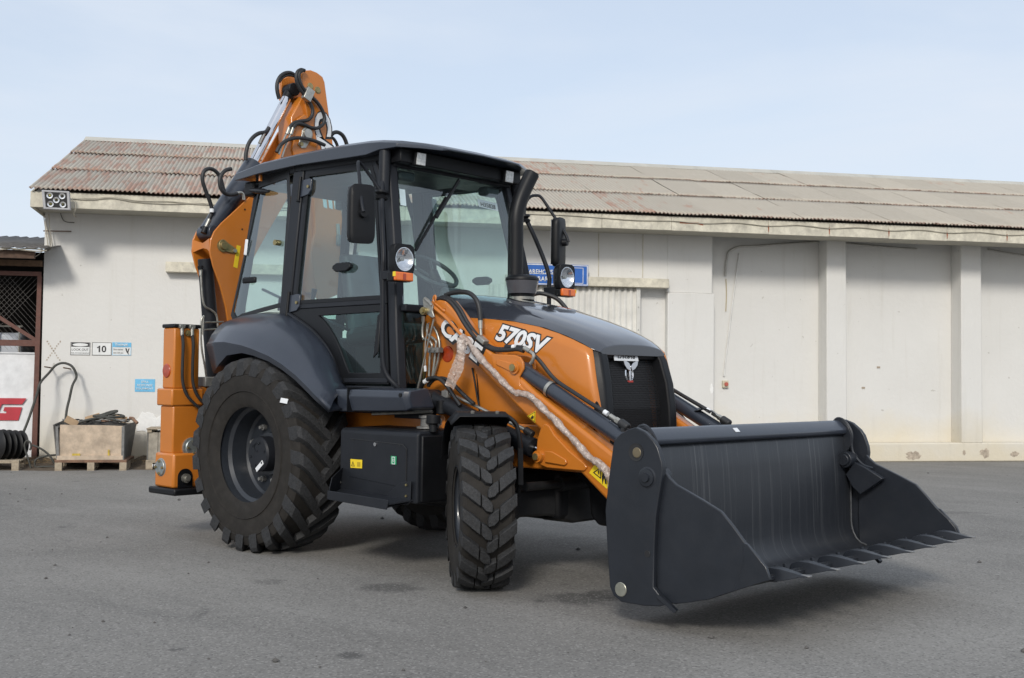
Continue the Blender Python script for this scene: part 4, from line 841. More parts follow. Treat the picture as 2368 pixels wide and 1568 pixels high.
# ---- cab
def wd(z): return .667-.1*(z-2.25)
def dp(x, z, o=0.): return (x, -(wd(z)+o), z)
FR = GREYM
def dpoly(pts, o, t): return MB().prism([dp(x, z, o) for x, z in pts], (0, t, 0))
def cab_side():
    m = MB()
    # front pillar, rear pillar, sill and header
    A = [(1.30, 1.19), (1.215, 1.62), (1.155, 2.0), (1.105, 2.25), (.985, 2.78)]
    m.loft([[dp(x-.085, z, .012), dp(x, z, .012), (x+.01, -(wd(z)-.06), z), (x-.085, -(wd(z)-.075), z)] for x, z in A])
    m.bar(dp(-.055, 1.70), dp(-.055, 2.84), .13, .055, (1, 0, 0))
    m.bar((-.985, -.53, 1.68), (-.80, -.455, 2.86), .07, .06, (1, 0, 0))
    m.bar(dp(-.1, 2.865), dp(.95, 2.835), .07, .055); m.bar((-.82, -.47, 2.875), dp(-.1, 2.865), .07, .05)
    m.bar(dp(.66, 1.185), dp(1.30, 1.185), .05, .05)
    return m
both(cab_side, 'cab_frame', FR, bl, bevel=.012)
for p0_, p1_, w_ in (((-.80, -.46, 2.85), (-.80, .46, 2.85), .08), ((-.99, -.53, 1.72), (-.99, .53, 1.72), .12), ((.98, -.6, 2.80), (.98, .6, 2.80), .09), ((1.235, -.70, 1.745), (1.235, .70, 1.745), .05)): MB().bar(p0_, p1_, w_, .06).build('cab_crossmember', FR, bl, bevel=.01)
MB().bx(-1.0, 1.24, -.70, .70, 1.02, 1.14).build('cab_floor', BLACK, bl)
MB().bx(1.20, 1.26, -.45, .45, 1.14, 1.73).build('firewall', BLACK, bl)
MB().bx(-.99, -.93, -.52, .52, 1.10, 1.72).build('rear_bulkhead', GREYM, bl)

# door: frame, two panes, hinges, handle
def ringd(outer, inner, o, t): return MB().ring([dp(x, z, o) for x, z in outer], [dp(x, z, o) for x, z in inner], (0, t, 0))
UO = [(.022, 2.835), (.845, 2.812), (.90, 2.70), (1.10, 1.775), (.015, 1.772), (.018, 2.3)]
UI = [(.075, 2.79), (.80, 2.770), (.852, 2.68), (1.043, 1.825), (.072, 1.825), (.073, 2.3)]
LO = [(-.02, 1.770), (1.102, 1.773), (1.20, 1.222), (.712, 1.222), (.655, 1.292), (.582, 1.395), (.474, 1.498), (.307, 1.607), (.10, 1.70)]
LI = [(.36, 1.715), (1.033, 1.722), (1.100, 1.300), (.770, 1.300), (.722, 1.36), (.650, 1.460), (.580, 1.545), (.500, 1.620), (.43, 1.675)]
for s in (-1, 1):
    f_ = (lambda q: q if s < 0 else flip(q))
    d_ = f_(ringd(UO, UI, .018, .045)).build('door', FR, bl, bevel=.006)
    f_(ringd(LO, LI, .018, .045)).build('lower_frame', BLACK, d_, bevel=.005)
    ro = [(.735, 1.232), (1.19, 1.232), (1.19, 1.262), (.715, 1.262)]
    f_(dpoly(ro, .024, .01)).build('bottom_rail', FR, d_, bevel=.004)
    arc = [(-.01, 1.742), (.10, 1.70), (.307, 1.607), (.474, 1.498), (.582, 1.395), (.655, 1.292), (.700, 1.235)]
    f_(MB().tube(spline([dp(x, z, .028) for x, z in arc], 5), .016, 8)).build('door_seal', FR, d_)
    gk = [lerp(Vector(a+(0,)), Vector(b2+(0,)), .72) for a, b2 in zip(UO, UI)]
    f_(ringd([(p.x, p.y) for p in gk], [(a-.012 if a > .5 else a+.012, z-.012 if z > 2.3 else z+.012) for a, z in UI], .022, .01)).build('window_seal', BLACK, d_)
    f_(dpoly(UI, .006, .005)).build('window_pane', GLASS, d_)
    f_(dpoly(LI, .006, .005)).build('window_pane', GLASSD, d_)
    for hz in (2.70, 1.82):
        k = f_(MB().prism([dp(x, z, .03) for x, z in ((-.0, hz-.075), (.10, hz-.06), (.125, hz-.03), (.125, hz+.055), (.10, hz+.065), (0, hz+.06))], (0, .02, 0))).build('hinge', GREY, d_, bevel=.004)
        f_(MB().prism([(-.005-.165*a, -(wd(z)+.03-.02*a), z) for a, z in ((0, hz-.06), (1, hz-.05), (1, hz+.05), (0, hz+.06))], (0, .015, 0))).build('hinge_leaf', GREY, d_, bevel=.004)
        f_(MB().cyl(dp(-.005, hz-.095, .036), dp(-.005, hz+.085, .036), .014).cyl(dp(-.005, hz-.105, .036), dp(-.005, hz-.095, .036), .018, seg=6)).build('hinge_pin', BLACK, d_)
        f_(MB().cyl(dp(.10, hz, .034), dp(.10, hz, .042), .012, seg=8)).build('hinge_bolt', BRASS, d_)
    lx, lz = .60, 2.06
    f_(MB().prism([dp(lx+a, lz+b2, .012) for a, b2 in ((-.10, -.012), (-.06, -.035), (.06, -.035), (.10, -.012), (.10, .012), (.06, .03), (-.06, .03), (-.10, .012))], (0, -.035, 0))).build('window_latch', BLACK, d_, bevel=.006)
    f_(MB().prism([dp(x, z, .034) for x, z in ((1.035, 1.70), (1.068, 1.70), (1.078, 1.44), (1.03, 1.40))], (0, .012, 0))).build('door_handle', BLACK, d_, bevel=.01)
    # quarter window behind the door
    Q = [(-0.699,-0.527,2.807),(-0.226,-0.606,2.82),(-0.164,-0.638,2.601),(-0.11,-0.725,1.821),(-0.488,-0.664,1.791),(-0.797,-0.615,1.762),(-0.904,-0.6,1.735),(-0.968,-0.584,1.79)]
    c0 = sum((Vector(p) for p in Q), Vector())/len(Q)
    qo = [c0+(Vector(p)-c0)*1.075 for p in Q]
    qw = f_(MB().prism(Q, (0, .006, 0))).build('quarter_window', GLASS, bl)
    f_(MB().ring(qo, [c0+(Vector(p)-c0)*.975 for p in Q], (0, -.008, 0))).build('window_seal', BLACK, qw, bevel=.003)
    a = Vector([(-0.69,-0.624,2.036)][0]); f_(MB().box(a, (.15, .03, .05), Matrix.Rotation(R(8), 3, 'Z'))).build('window_latch', BLACK, qw, bevel=.012)
    a = Vector([(-0.821,-0.574,2.313)][0]); f_(MB().box(a, (.035, .012, .13), Matrix.Rotation(R(9), 3, 'Y'))).build('hinge_plate', WHITE, qw, bevel=.006)
    a = Vector([(-0.27,-0.668,2.302)][0]); f_(MB().cyl(a+Vector((0, .03, 0)), a-Vector((0, .02, 0)), .022, seg=14)).build('knob', BRASS, qw)
a0, a1 = Vector([(-0.829,-0.546,2.783)][0]), Vector([(-0.462,-0.613,2.725)][0])
MB().tube([a0, lerp(a0, a1, .25), lerp(a0, a1, .5), lerp(a0, a1, .75), a1], [.008, .022, .026, .02, .008], 10).build('clearance_lamp', BLACK, bl)

# windscreen, lower front panes, rear glass
ws = MB().hexa([(.965, -.555, 2.77), (.965, .555, 2.77), (.97, .555, 2.77), (.97, -.555, 2.77)], [(1.200, -.675, 1.765), (1.200, .675, 1.765), (1.205, .675, 1.765), (1.205, -.675, 1.765)]).build('windscreen', GLASS, bl)
both(lambda: MB().hexa([(1.215, -.69, 1.72), (1.215, -.46, 1.72), (1.22, -.46, 1.72), (1.22, -.69, 1.72)], [(1.262, -.72, 1.23), (1.262, -.46, 1.23), (1.267, -.46, 1.23), (1.267, -.72, 1.23)]), 'lower_window', GLASSD, bl)
MB().hexa([(-.82, -.43, 2.82), (-.82, .43, 2.82), (-.815, .43, 2.82), (-.815, -.43, 2.82)], [(-.985, -.50, 1.78), (-.985, .50, 1.78), (-.98, .50, 1.78), (-.98, -.50, 1.78)]).build('rear_window', GLASS, bl)
def wsx(z): return lerp(1.207, .972, (z-1.765)/(2.77-1.765))
# wipers
for (p, q2) in (((wsx(2.73)+.05, .02, 2.74), (wsx(2.16)+.03, -.50, 2.16)),):
    wp = MB().bar(p, lerp(Vector(p), Vector(q2), .55), .028, .012).build('wiper', BLACK, ws, bevel=.004)
    MB().bar(lerp(Vector(p), Vector(q2), .28)+Vector((-.01, 0, 0)), Vector(q2)+Vector((-.01, 0, 0)), .016, .014).build('wiper_blade', BLACK, wp) if False else MB().bar(lerp(Vector(p), Vector(q2), .30)+Vector((-.01, 0, .02)), Vector(q2)+Vector((-.01, 0, .0)), .018, .014).build('wiper_blade', BLACK, ws)
PALEBL = mat('pale_label', (.55, .68, .72), .6)
MB().hexa([(wsx(2.60)+.003, -.555, 2.60), (wsx(2.60)+.003, -.50, 2.60), (wsx(2.60)+.004, -.50, 2.60), (wsx(2.60)+.004, -.555, 2.60)], [(wsx(2.48)+.003, -.565, 2.48), (wsx(2.48)+.003, -.51, 2.48), (wsx(2.48)+.004, -.51, 2.48), (wsx(2.48)+.004, -.565, 2.48)]).build('paper_label', PALEBL, ws)
MB().hexa([(wsx(2.62)+.003, .23, 2.625), (wsx(2.62)+.003, .45, 2.615), (wsx(2.62)+.004, .45, 2.615), (wsx(2.62)+.004, .23, 2.625)], [(wsx(2.57)+.003, .24, 2.565), (wsx(2.57)+.003, .45, 2.555), (wsx(2.57)+.004, .45, 2.555), (wsx(2.57)+.004, .24, 2.565)]).build('paper_label', PALEBL, ws)
text('lettering', 'H35828', (wsx(2.57)+.006, .26, 2.572), (0, 1, -.04), (-.23, 0, 1), .16, PRINTBLK, ws, 0, .0006, height=.034)

# roof with a peaked front brow
RS = [(-1.0, .55, 2.885, 2.925, .012), (-.96, .60, 2.868, 2.935, .03), (-.55, .655, 2.872, 2.955, .04), (0., .69, 2.868, 2.955, .045), (.55, .715, 2.845, 2.945, .045), (.85, .725, 2.835, 2.93, .045), (.98, .72, 2.855, 2.92, .04), (1.12, .675, 2.865, 2.905, .035), (1.22, .53, 2.862, 2.893, .025), (1.295, .41, 2.855, 2.875, .01)]
def roof_ring(x, w, zb, zt, cr_):
    return [(x, -w, zb), (x, -w, zt-.012), (x, -w*.93, zt+cr_*.3), (x, -w*.6, zt+cr_*.8), (x, 0, zt+cr_), (x, w*.6, zt+cr_*.8), (x, w*.93, zt+cr_*.3), (x, w, zt-.012), (x, w, zb), (x, w*.85, zb+.012), (x, 0, zb+.02), (x, -w*.85, zb+.012)]
rf = MB().loft([roof_ring(*q2) for q2 in RS]).build('cab_roof', GREY, bl, bevel=.008, smooth=30)
MB().bx(.55, 1.10, -.62, .62, 2.775, 2.872).build('roof_lining', BLACK, rf, bevel=.008)
MB().bx(-.85, .55, -.52, .52, 2.80, 2.865).build('roof_lining', BLACK, rf, bevel=.03)
for s in (-1, 1):
    wl = MB().box((1.10, s*.456, 2.812), (.06, .105, .105), Matrix.Rotation(R(6), 3, 'Y')).build('work_light', BLACK, rf, bevel=.012)
    MB().box((1.133, s*.456, 2.810), (.006, .086, .086), Matrix.Rotation(R(6), 3, 'Y')).build('lens', mat('worklight_lens', (.66, .67, .66), .2, .3, .5, .3, 60), wl, bevel=.01)
    MB().box((-.86, s*.47, 2.80), (.14, .13, .12)).build('rear_work_light', BLACK, rf, bevel=.02)
    MB().box((-.60, s*.60, 2.85), (.02, .02, .05)).build('roof_bolt', ORANGE, rf)
    MB().box((.93, s*.44, 2.71), (.09, .16, .07)).build('interior_light', INTER, rf, bevel=.02)
for s in (-1, 1):
    # lamp and mirror pole beside the front pillar
    f_ = (lambda q: q if s < 0 else flip(q))
    pl_ = f_(MB().tube(spline([(1.29, -.775, 1.20), (1.275, -.80, 1.225), (1.225, -.835, 1.30), (1.205, -.85, 1.45), (1.20, -.85, 1.95), (1.195, -.845, 2.10), (1.11, -.79, 2.36), (1.02, -.715, 2.60), (.99, -.665, 2.70)], 6), .0175, 10)).build('lamp_pole', GREYM, bl, smooth=60)
    f_(MB().cyl((.985, -.665, 2.88), (1.005, -.69, 2.55), .042, .036, 18)).build('pillar_tube', GREYM, pl_)
    # mirror
    mi_ = f_(MB().tube(spline([(1.03, -.74, 2.56), (.99, -.80, 2.66), (.985, -.86, 2.72), (1.0, -.905, 2.735), (1.03, -.94, 2.72), (1.10, -.985, 2.60), (1.19, -1.04, 2.44), (1.225, -1.05, 2.36)], 6), .012, 8)).build('mirror_arm', GREYM, bl, smooth=60)
    f_(MB().lathe([(0, -.03), (.045, -.03), (.05, -.015), (.03, 0), (.05, .015), (.045, .03), (0, .03)], (1.035, -.735, 2.53), (0, .1, 1), 18)).build('arm_clamp', BLACK, mi_)
    rz = Matrix.Rotation(R(-20), 3, 'Z'); cm = Vector((1.155, -1.01, 2.355)); rg = []
    for xo, sc in ((-.030, .93), (-.018, 1.0), (.012, 1.0), (.030, .90), (.036, .72)):
        pts = []
        for i in range(24):
            a = 2*math.pi*i/24; ca, sa = math.cos(a), math.sin(a); e = .32
            pts.append(cm+rz @ Vector((xo, .095*sc*abs(ca)**e*(1 if ca > 0 else -1), .195*(sc if abs(sc) > .9 else sc+.12)*abs(sa)**e*(1 if sa > 0 else -1))))
        rg.append(pts)
    f_(MB().loft(rg)).build('mirror_housing', BLACK, mi_, smooth=50)
    f_(MB().loft([[cm+rz @ Vector((-.0305, .085*a, .178*b2)) for a, b2 in ((-1, -1), (1, -1), (1, 1), (-1, 1))], [cm+rz @ Vector((-.032, .085*a, .178*b2)) for a, b2 in ((-1, -1), (1, -1), (1, 1), (-1, 1))]])).build('mirror_glass', CHROME, mi_)
    f_(MB().cyl(cm+rz @ Vector((.03, -.005, .0)), cm+rz @ Vector((.075, -.005, .0)), .030, .026, 14)).build('mirror_joint', BLACK, mi_)
    # headlamp with the turn lamp below
    SQ = lambda x, hy, hz: [(x, -.836+hy*max(-1, min(1, 1.25*math.cos(2*math.pi*i/24))), 2.055+hz*max(-1, min(1, 1.25*math.sin(2*math.pi*i/24)))) for i in range(24)]
    CI = lambda x, r_: [(x, -.836+r_*math.cos(2*math.pi*i/24), 2.055+r_*math.sin(2*math.pi*i/24)) for i in range(24)]
    hl_ = f_(MB().loft([CI(1.31, .03), SQ(1.312, .068, .076), SQ(1.345, .090, .099), SQ(1.392, .092, .101), SQ(1.398, .089, .098), CI(1.398, .080), CI(1.35, .074)], cap=False).add([], [])).build('head_light', BLACK, bl, smooth=30)
    f_(MB().lathe([(0, -.042), (.03, -.040), (.058, -.022), (.074, .001), (.078, .001), (.080, .0025)], (1.397, -.836, 2.055), (1, 0, 0), 28)).build('reflector', mat('lamp_bowl', (.86, .86, .87), .14, .95), hl_)
    f_(MB().lathe([(0, .012), (.04, .010), (.079, .003), (.079, .001), (0, .009)], (1.397, -.836, 2.055), (1, 0, 0), 28)).build('lens', LENS, hl_)
    f_(MB().cyl((1.36, -.836, 2.055), (1.382, -.836, 2.055), .012, seg=12)).build('bulb', STEEL, hl_)
    tl = f_(MB().bx(1.325, 1.385, -.926, -.765, 1.905, 1.968)).build('turn_lamp', BLACK, bl, bevel=.006)
    f_(MB().bx(1.386, 1.412, -.924, -.765, 1.908, 1.966)).build('lens', AMBER, tl, bevel=.008)
    f_(MB().bx(1.413, 1.4145, -.86, -.835, 1.916, 1.957)).build('lens_pattern', REDLENS, tl)
    f_(MB().bx(1.3855, 1.4125, -.927, -.9245, 1.935, 1.966)).build('yellow_label', YELLOW, tl)
    f_(MB().bx(1.185, 1.335, -.865, -.80, 1.925, 1.985)).build('lamp_bracket', GREYM, tl, bevel=.006)

# cab interior
se = MB().loft([[(x0+.13*math.sin(v*1.2)-.26*v, -.0+w*a*(1-.1*v), 1.62+.62*v) for x0, a, w in ((.12, -1, .235), (.15, -.6, .235), (.16, 0, .235), (.15, .6, .235), (.12, 1, .235), (.02, 1, .22), (.0, 0, .22), (.02, -1, .22))] for v in (0, .25, .5, .75, .92, 1.0)]).build('seat', SEATF, bl, bevel=.03, seg=3)
MB().box((.28, 0, 1.60), (.50, .48, .14), Matrix.Rotation(R(-5), 3, 'Y')).build('seat_cushion', SEATF, se, bevel=.05, seg=3)
MB().bx(.10, .42, -.18, .18, 1.14, 1.53).build('seat_base', BLACK, se, bevel=.02)
fm = MB(); nn = 18; G = []
rr = random.Random(21)
for j in range(nn+1):
    for i in range(nn+1):
        u, v = -1+2*i/nn, j/nn; ww = .27*(1-.12*v)
        G.append((.19-.30*v*.55+.17*math.sin(v*1.2)*.4-.06*u*u+rr.uniform(-.004, .004)+.008*math.sin(u*9+v*5), ww*u, 1.60+.66*v-.05*u*u*v))
fm.add(G, [(j*(nn+1)+i, j*(nn+1)+i+1, (j+1)*(nn+1)+i+1, (j+1)*(nn+1)+i) for j in range(nn) for i in range(nn)]).build('plastic_cover', FILM, se, smooth=60)
sw_ = MB().tube([(.75+.205*math.cos(a)*.80, .02+.205*math.sin(a), 2.075-.205*math.cos(a)*.60) for a in [2*math.pi*i/36 for i in range(36)]], .017, 10, True).build('steering_wheel', INTER, bl)
cw = Vector((.75, .02, 2.055))
for a in (.5, 2.6, 4.2): MB().tube([cw+Vector((.03, 0, -.04)), (.75+.205*math.cos(a)*.80, .02+.205*math.sin(a), 2.075-.205*math.cos(a)*.60)], .012, 8).build('spoke', INTER, sw_)
MB().cyl((.79, .02, 2.00), (.75, .02, 2.065), .045).cyl((1.08, .02, 1.55), (.79, .02, 2.00), .04).build('steering_column', BLACK, sw_)
MB().loft([[(.92, .0+a*.11, 1.80), (1.12, .0+a*.13, 1.68), (1.12, .0+a*.13, 1.84), (.98, .0+a*.11, 1.95)] for a in (-1, 1)]).build('instrument_cowl', INTER, bl, bevel=.03)
MB().bx(.98, 1.20, -.62, .62, 1.66, 1.775).build('dashboard', BLACK, bl, bevel=.03)
MB().bx(.75, 1.0, .36, .62, 1.12, 1.62).bx(-.85, -.5, -.45, .45, 1.12, 1.60).build('console', BLACK, bl, bevel=.04)
MB().bx(-.35, .75, .45, .62, 1.12, 1.66).build('side_console', INTER, bl, bevel=.04)
for y in (-.20, .20): MB().tube([(-.45, y, 1.55), (-.43, y, 1.85), (-.40, y, 1.98)], [.01, .01, .024], 8).build('control_lever', BLACK, bl)
MB().tube([(-.8, -.42, 1.98), (.35, -.45, 1.62)], .012, 8).build('grab_rail', GREY, bl)

# ---- rear fenders and sill
FI = [(-.99, -.55, 1.725), (-.70, -.59, 1.755), (-.40, -.64, 1.765), (-.066, -.70, 1.745), (.10, -.715, 1.70), (.307, -.728, 1.607), (.474, -.738, 1.50), (.582, -.748, 1.395), (.651, -.758, 1.292), (.706, -.766, 1.215), (.80, -.77, 1.17)]
FO = [(-.535, -1.10, 1.50), (-.40, -1.12, 1.517), (-.26, -1.125, 1.518), (-.032, -1.125, 1.490), (.10, -1.125, 1.463), (.30, -1.125, 1.412), (.458, -1.125, 1.354), (.62, -1.125, 1.278), (.74, -1.122, 1.205), (.83, -1.115, 1.142), (.955, -1.09, 1.055)]
LIP = [(-.47, -1.08, 1.29), (-.37, -1.10, 1.355), (-.25, -1.108, 1.425), (-.05, -1.11, 1.442), (.09, -1.11, 1.422), (.285, -1.11, 1.378), (.44, -1.11, 1.322), (.60, -1.11, 1.248), (.72, -1.108, 1.176), (.81, -1.10, 1.116), (.93, -1.08, 1.035)]
def fender():
    rings = []
    for a, b2, c in zip(FI, FO, LIP):
        a, b2, c = Vector(a), Vector(b2), Vector(c); row = []
        for t in (0, .2, .4, .6, .8, .93, 1.0):
            p = a.lerp(b2, t); p += Vector((.02, -.03, .055))*math.sin(math.pi*t)**.8*(.9 if t < .9 else .4); row.append(p)
        row += [b2.lerp(c, .12)+Vector((0, .0, 0)), c, c+Vector((0, .25, .03))]
        rings.append(row)
    return MB().loft(rings, cap=False, closed=False)
fe = both(fender, 'fender', GREY, bl, solid=.012, smooth=45)
def sill():
    return MB().loft([[(x, -.76, 1.20), (x, -y1, 1.185), (x, -y1-.012, 1.14), (x, -y1+.02, z0), (x, -.70, z0)] for x, y1, z0 in ((.80, .955, 1.12), (.90, .985, 1.035), (1.0, .965, 1.035), (1.02, .957, 1.04), (1.30, .955, 1.045), (1.53, .95, 1.055), (1.565, .92, 1.075))])
both(sill, 'sill', GREY, bl, bevel=.008)
MB().bx(1.003, 1.009, -.985, -.75, 1.04, 1.20).build('sill_joint', BLACK, bl)
MB().cyl((1.515, -.945, 1.155), (1.515, -.965, 1.155), .014, seg=12).build('sill_plug', BLACK, bl)

# ---- battery box with hatch, step and filler
bb = MB().loft([[(x, -.95, z0), (x, -.95, .905), (x, -.93, .925), (x, -.47, .935), (x, -.47, z0)] for x, z0 in ((.893, .50), (1.66, .465), (1.675, .47))]).build('battery_box', GREYM, bl, bevel=.014, seg=3)
MB().bx(1.676, 1.70, -.93, -.5, .48, .90).build('box_end', BLACK, bb, bevel=.008)
HX = [(1.005, .855), (1.54, .838), (1.575, .81), (1.572, .56), (1.005, .60)]
MB().xz(HX, -.9535, -.949).build('hatch', GREYM, bb, bevel=.003)
MB().tube([(x, -.9535, z) for x, z in HX[:4]], .0028, 5).build('hatch_gap', PRINTBLK, bb)
MB().cyl((1.27, -.952, .828), (1.27, -.962, .828), .013, seg=14).build('hatch_lock', CHROME, bb)
for x, z in ((1.04, .845), (1.51, .832)): MB().cyl((x, -.952, z), (x, -.956, z), .006, seg=8).build('hatch_screw', PRINTBLK, bb)
d1 = [(1.018,-0.957,0.718),(1.14,-0.957,0.719),(1.139,-0.957,0.662),(1.019,-0.957,0.66)]; d1o = MB().prism(d1, (0, -.001, 0)).build('warning_decal', YELLOW, bb)
ta = Vector(d1[0]).lerp(Vector(d1[3]), .8).lerp(Vector(d1[2]), .06)
def tri_icon(a, w, nrm, parent, r=(1, 0, 0), u=(0, 0, 1)):
    a, r, u, nrm = Vector(a), Vector(r), Vector(u), Vector(nrm); P = [a, a+r*w, a+r*w/2+u*w*.9]; c = (P[0]+P[1]+P[2])/3
    MB().ring(P, [c+(p-c)*.72 for p in P], nrm*.0012).build('icon', PRINTBLK, parent); MB().box(a+r*w/2+u*w*.32, (w*.09, .001, w*.3)).build('icon', PRINTBLK, parent)
tri_icon(ta+Vector((0, -.0015, 0)), .038, (0, -1, 0), bb)
dq = Vector(d1[0]).lerp(Vector(d1[2]), .62); MB().box(dq+Vector((.012, -.002, .004)), (.034, .001, .03)).build('icon', mat('faint_print', (.45, .32, .02), .5), bb)
d2 = [(1.429,-0.957,0.761),(1.483,-0.957,0.76),(1.481,-0.957,0.707),(1.427,-0.957,0.707)]; d2o = MB().prism(d2, (0, -.001, 0)).build('green_decal', GREEN, bb)
gc = sum((Vector(p) for p in d2), Vector())/4; MB().ring([gc+Vector((a, -.002, b2)) for a, b2 in ((-.015, -.026), (.015, -.026), (.015, .022), (-.015, .022))], [gc+Vector((a, -.002, b2)) for a, b2 in ((-.011, -.022), (.011, -.022), (.011, .018), (-.011, .018))], (0, -.001, 0)).build('icon', WHITE, bb); MB().lathe([(.006, -.003), (.009, -.003)], gc, (0, 1, 0), 12).build('icon', WHITE, bb)
stp = MB().prism([(.985, -1.12, .462), (1.575, -1.12, .445), (1.60, -.951, .468), (.90, -.951, .50)], (0, 0, .010)).xz([(.985, .455), (1.585, .437), (1.60, .50), (.985, .515)], -1.125, -1.118).build('step', GREYM, bl, bevel=.004)
gr_ = MB()
for i in range(26):
    for j in range(4):
        x = 1.0+.022*i; y = -1.095+.036*j; gr_.lathe([(.008, 0), (.006, .006), (0, .006)], (x+.011*(j % 2), y, .492-.025*(x-1.0)/.6+.0*(y)), (0, 0, 1), 6)
gr_.prism([(.99, -1.117, .480), (1.585, -1.117, .465), (1.64, -.955, .485), (.93, -.955, .505)], (0, 0, .008)).build('step_tread', STEELG if False else GREYM, stp)
MB().prism([(1.426,-0.972,0.525),(1.545,-0.972,0.6),(1.64,-0.972,0.611),(1.636,-0.972,0.479),(1.609,-0.972,0.459),(1.371,-0.972,0.442)], (0, .008, 0)).build('step_bracket', GREYM, stp, bevel=.002)
MB().prism([(.985, -1.12, .462), (1.005, -1.10, .60), (.93, -.953, .655), (.905, -.953, .50)], (-.008, 0, 0)).build('step_bracket', GREYM, stp, bevel=.002)
for p in ((1.60, -.973, .585), (1.60, -.973, .515)): MB().cyl(p, Vector(p)+Vector((0, -.008, 0)), .008, seg=6).build('step_bolt', BRASS, stp)
for p in ((.915, -.956, .63), (.915, -.956, .555)): MB().cyl(p, Vector(p)+Vector((0, -.008, 0)), .008, seg=6).build('step_bolt', STEEL, stp)
fb_ = MB().lathe([(.075, .935), (.075, .948), (.05, .952), (.05, 1.0), (.062, 1.004), (.062, 1.02), (.03, 1.026), (0, 1.026)], (1.50, -.70, 0), (0, 0, 1), 20).build('fuel_valve', STEELG, bl)
MB().cyl((1.53, -.72, .985), (1.64, -.76, .985), .028, seg=14).cyl((1.64, -.76, .985), (1.66, -.767, .985), .036, seg=6).build('valve_elbow', STEELG, fb_)
fc_ = MB().cyl((1.68, -.82, .92), (1.68, -.82, .975), .028).cyl((1.68, -.82, .975), (1.68, -.82, 1.03), .046).build('filler_cap', BLACK, bl, bevel=.004)
MB().cyl((1.52, -.60, 1.03), (1.52, -.60, 1.12), .035).build('relay_can', BLACK, bl, bevel=.004)
MB().tube([(1.05, -.80, 1.02), (1.50, -.66, 1.045)], .011, 8).build('fuel_pipe', STEEL, bl)

# ---- front mudguards (turn with the wheels)
def guard():
    m = MB(); rings = []
    for k in range(9):
        th = R(72+ (172-72)*k/8); r_ = .575
        er, et = Vector((math.cos(th), 0, math.sin(th))), Vector((0, 1, 0))
        rings.append([er*(r_-.055)+et*-.195, er*r_+et*-.145, er*r_+et*.145, er*(r_-.055)+et*.195])
    return m.loft(rings, cap=False, closed=False)
for s, wobj in ((-1, fwh), (1, f2)):
    mg = guard().build('mudguard', BLACK, bl, solid=.006, smooth=20, loc=wobj.location, rot=(0, 0, STEER))
    sg = 1 if s < 0 else -1
    MB().tube(spline([Vector((.10, .14*sg, .555)), Vector((.13, .20*sg, .50)), Vector((.14, .225*sg, .38)), Vector((.12, .23*sg, .22)), Vector((.05, .23*sg, .06))], 6), .014, 8).bar(Vector((.14, .226*sg, .36)), Vector((.125, .232*sg, .14)), .03, .03, (1, 0, 0)).build('mudguard_strut', BLACK, mg)
    for y in (-.06, .09): MB().cyl((.10, y*sg, .562), (.104, y*sg, .578), .012, seg=8).build('mudguard_bolt', STEEL, mg)

# ---- loader arms
AU = [(1.40, 1.80), (1.44, 1.815), (1.558, 1.789), (1.641, 1.716), (1.752, 1.604), (1.917, 1.480), (2.05, 1.395), (2.20, 1.300), (2.355, 1.188), (2.979, .835), (3.22, .69), (3.36, .56), (3.40, .46), (3.36, .38), (3.30, .355)]
AL = [(3.20, .365), (2.949, .545), (2.398, .955), (2.149, 1.131), (1.807, 1.379), (1.42, 1.650), (1.375, 1.685)]
BR = [(1.98, 1.43), (2.04, 1.425), (2.19, 1.418), (2.235, 1.405), (2.262, 1.37), (2.265, 1.33), (2.228, 1.28), (2.235, 1.23), (2.28, 1.195), (2.15, 1.20), (2.0, 1.32)]
GU = [(2.417,-0.615,0.964),(2.451,-0.615,0.999),(2.486,-0.615,0.985),(2.531,-0.615,0.931),(2.648,-0.615,0.841),(2.763,-0.615,0.774),(2.786,-0.615,0.75),(2.763,-0.615,0.727),(2.474,-0.615,0.728),(2.404,-0.615,0.746),(2.382,-0.615,0.79),(2.392,-0.615,0.903)]
WELD = mat('cast_orange', (.56, .165, .022), .42, 0, .2, .08, 6)
def boss(x, z, y0, y1, r_): return MB().lathe([(0, 0), (r_*.55, 0), (r_*.6, .004), (r_, .004), (r_*1.05, (y1-y0))], (x, y0, z), (0, 1, 0), 26)
arms = []
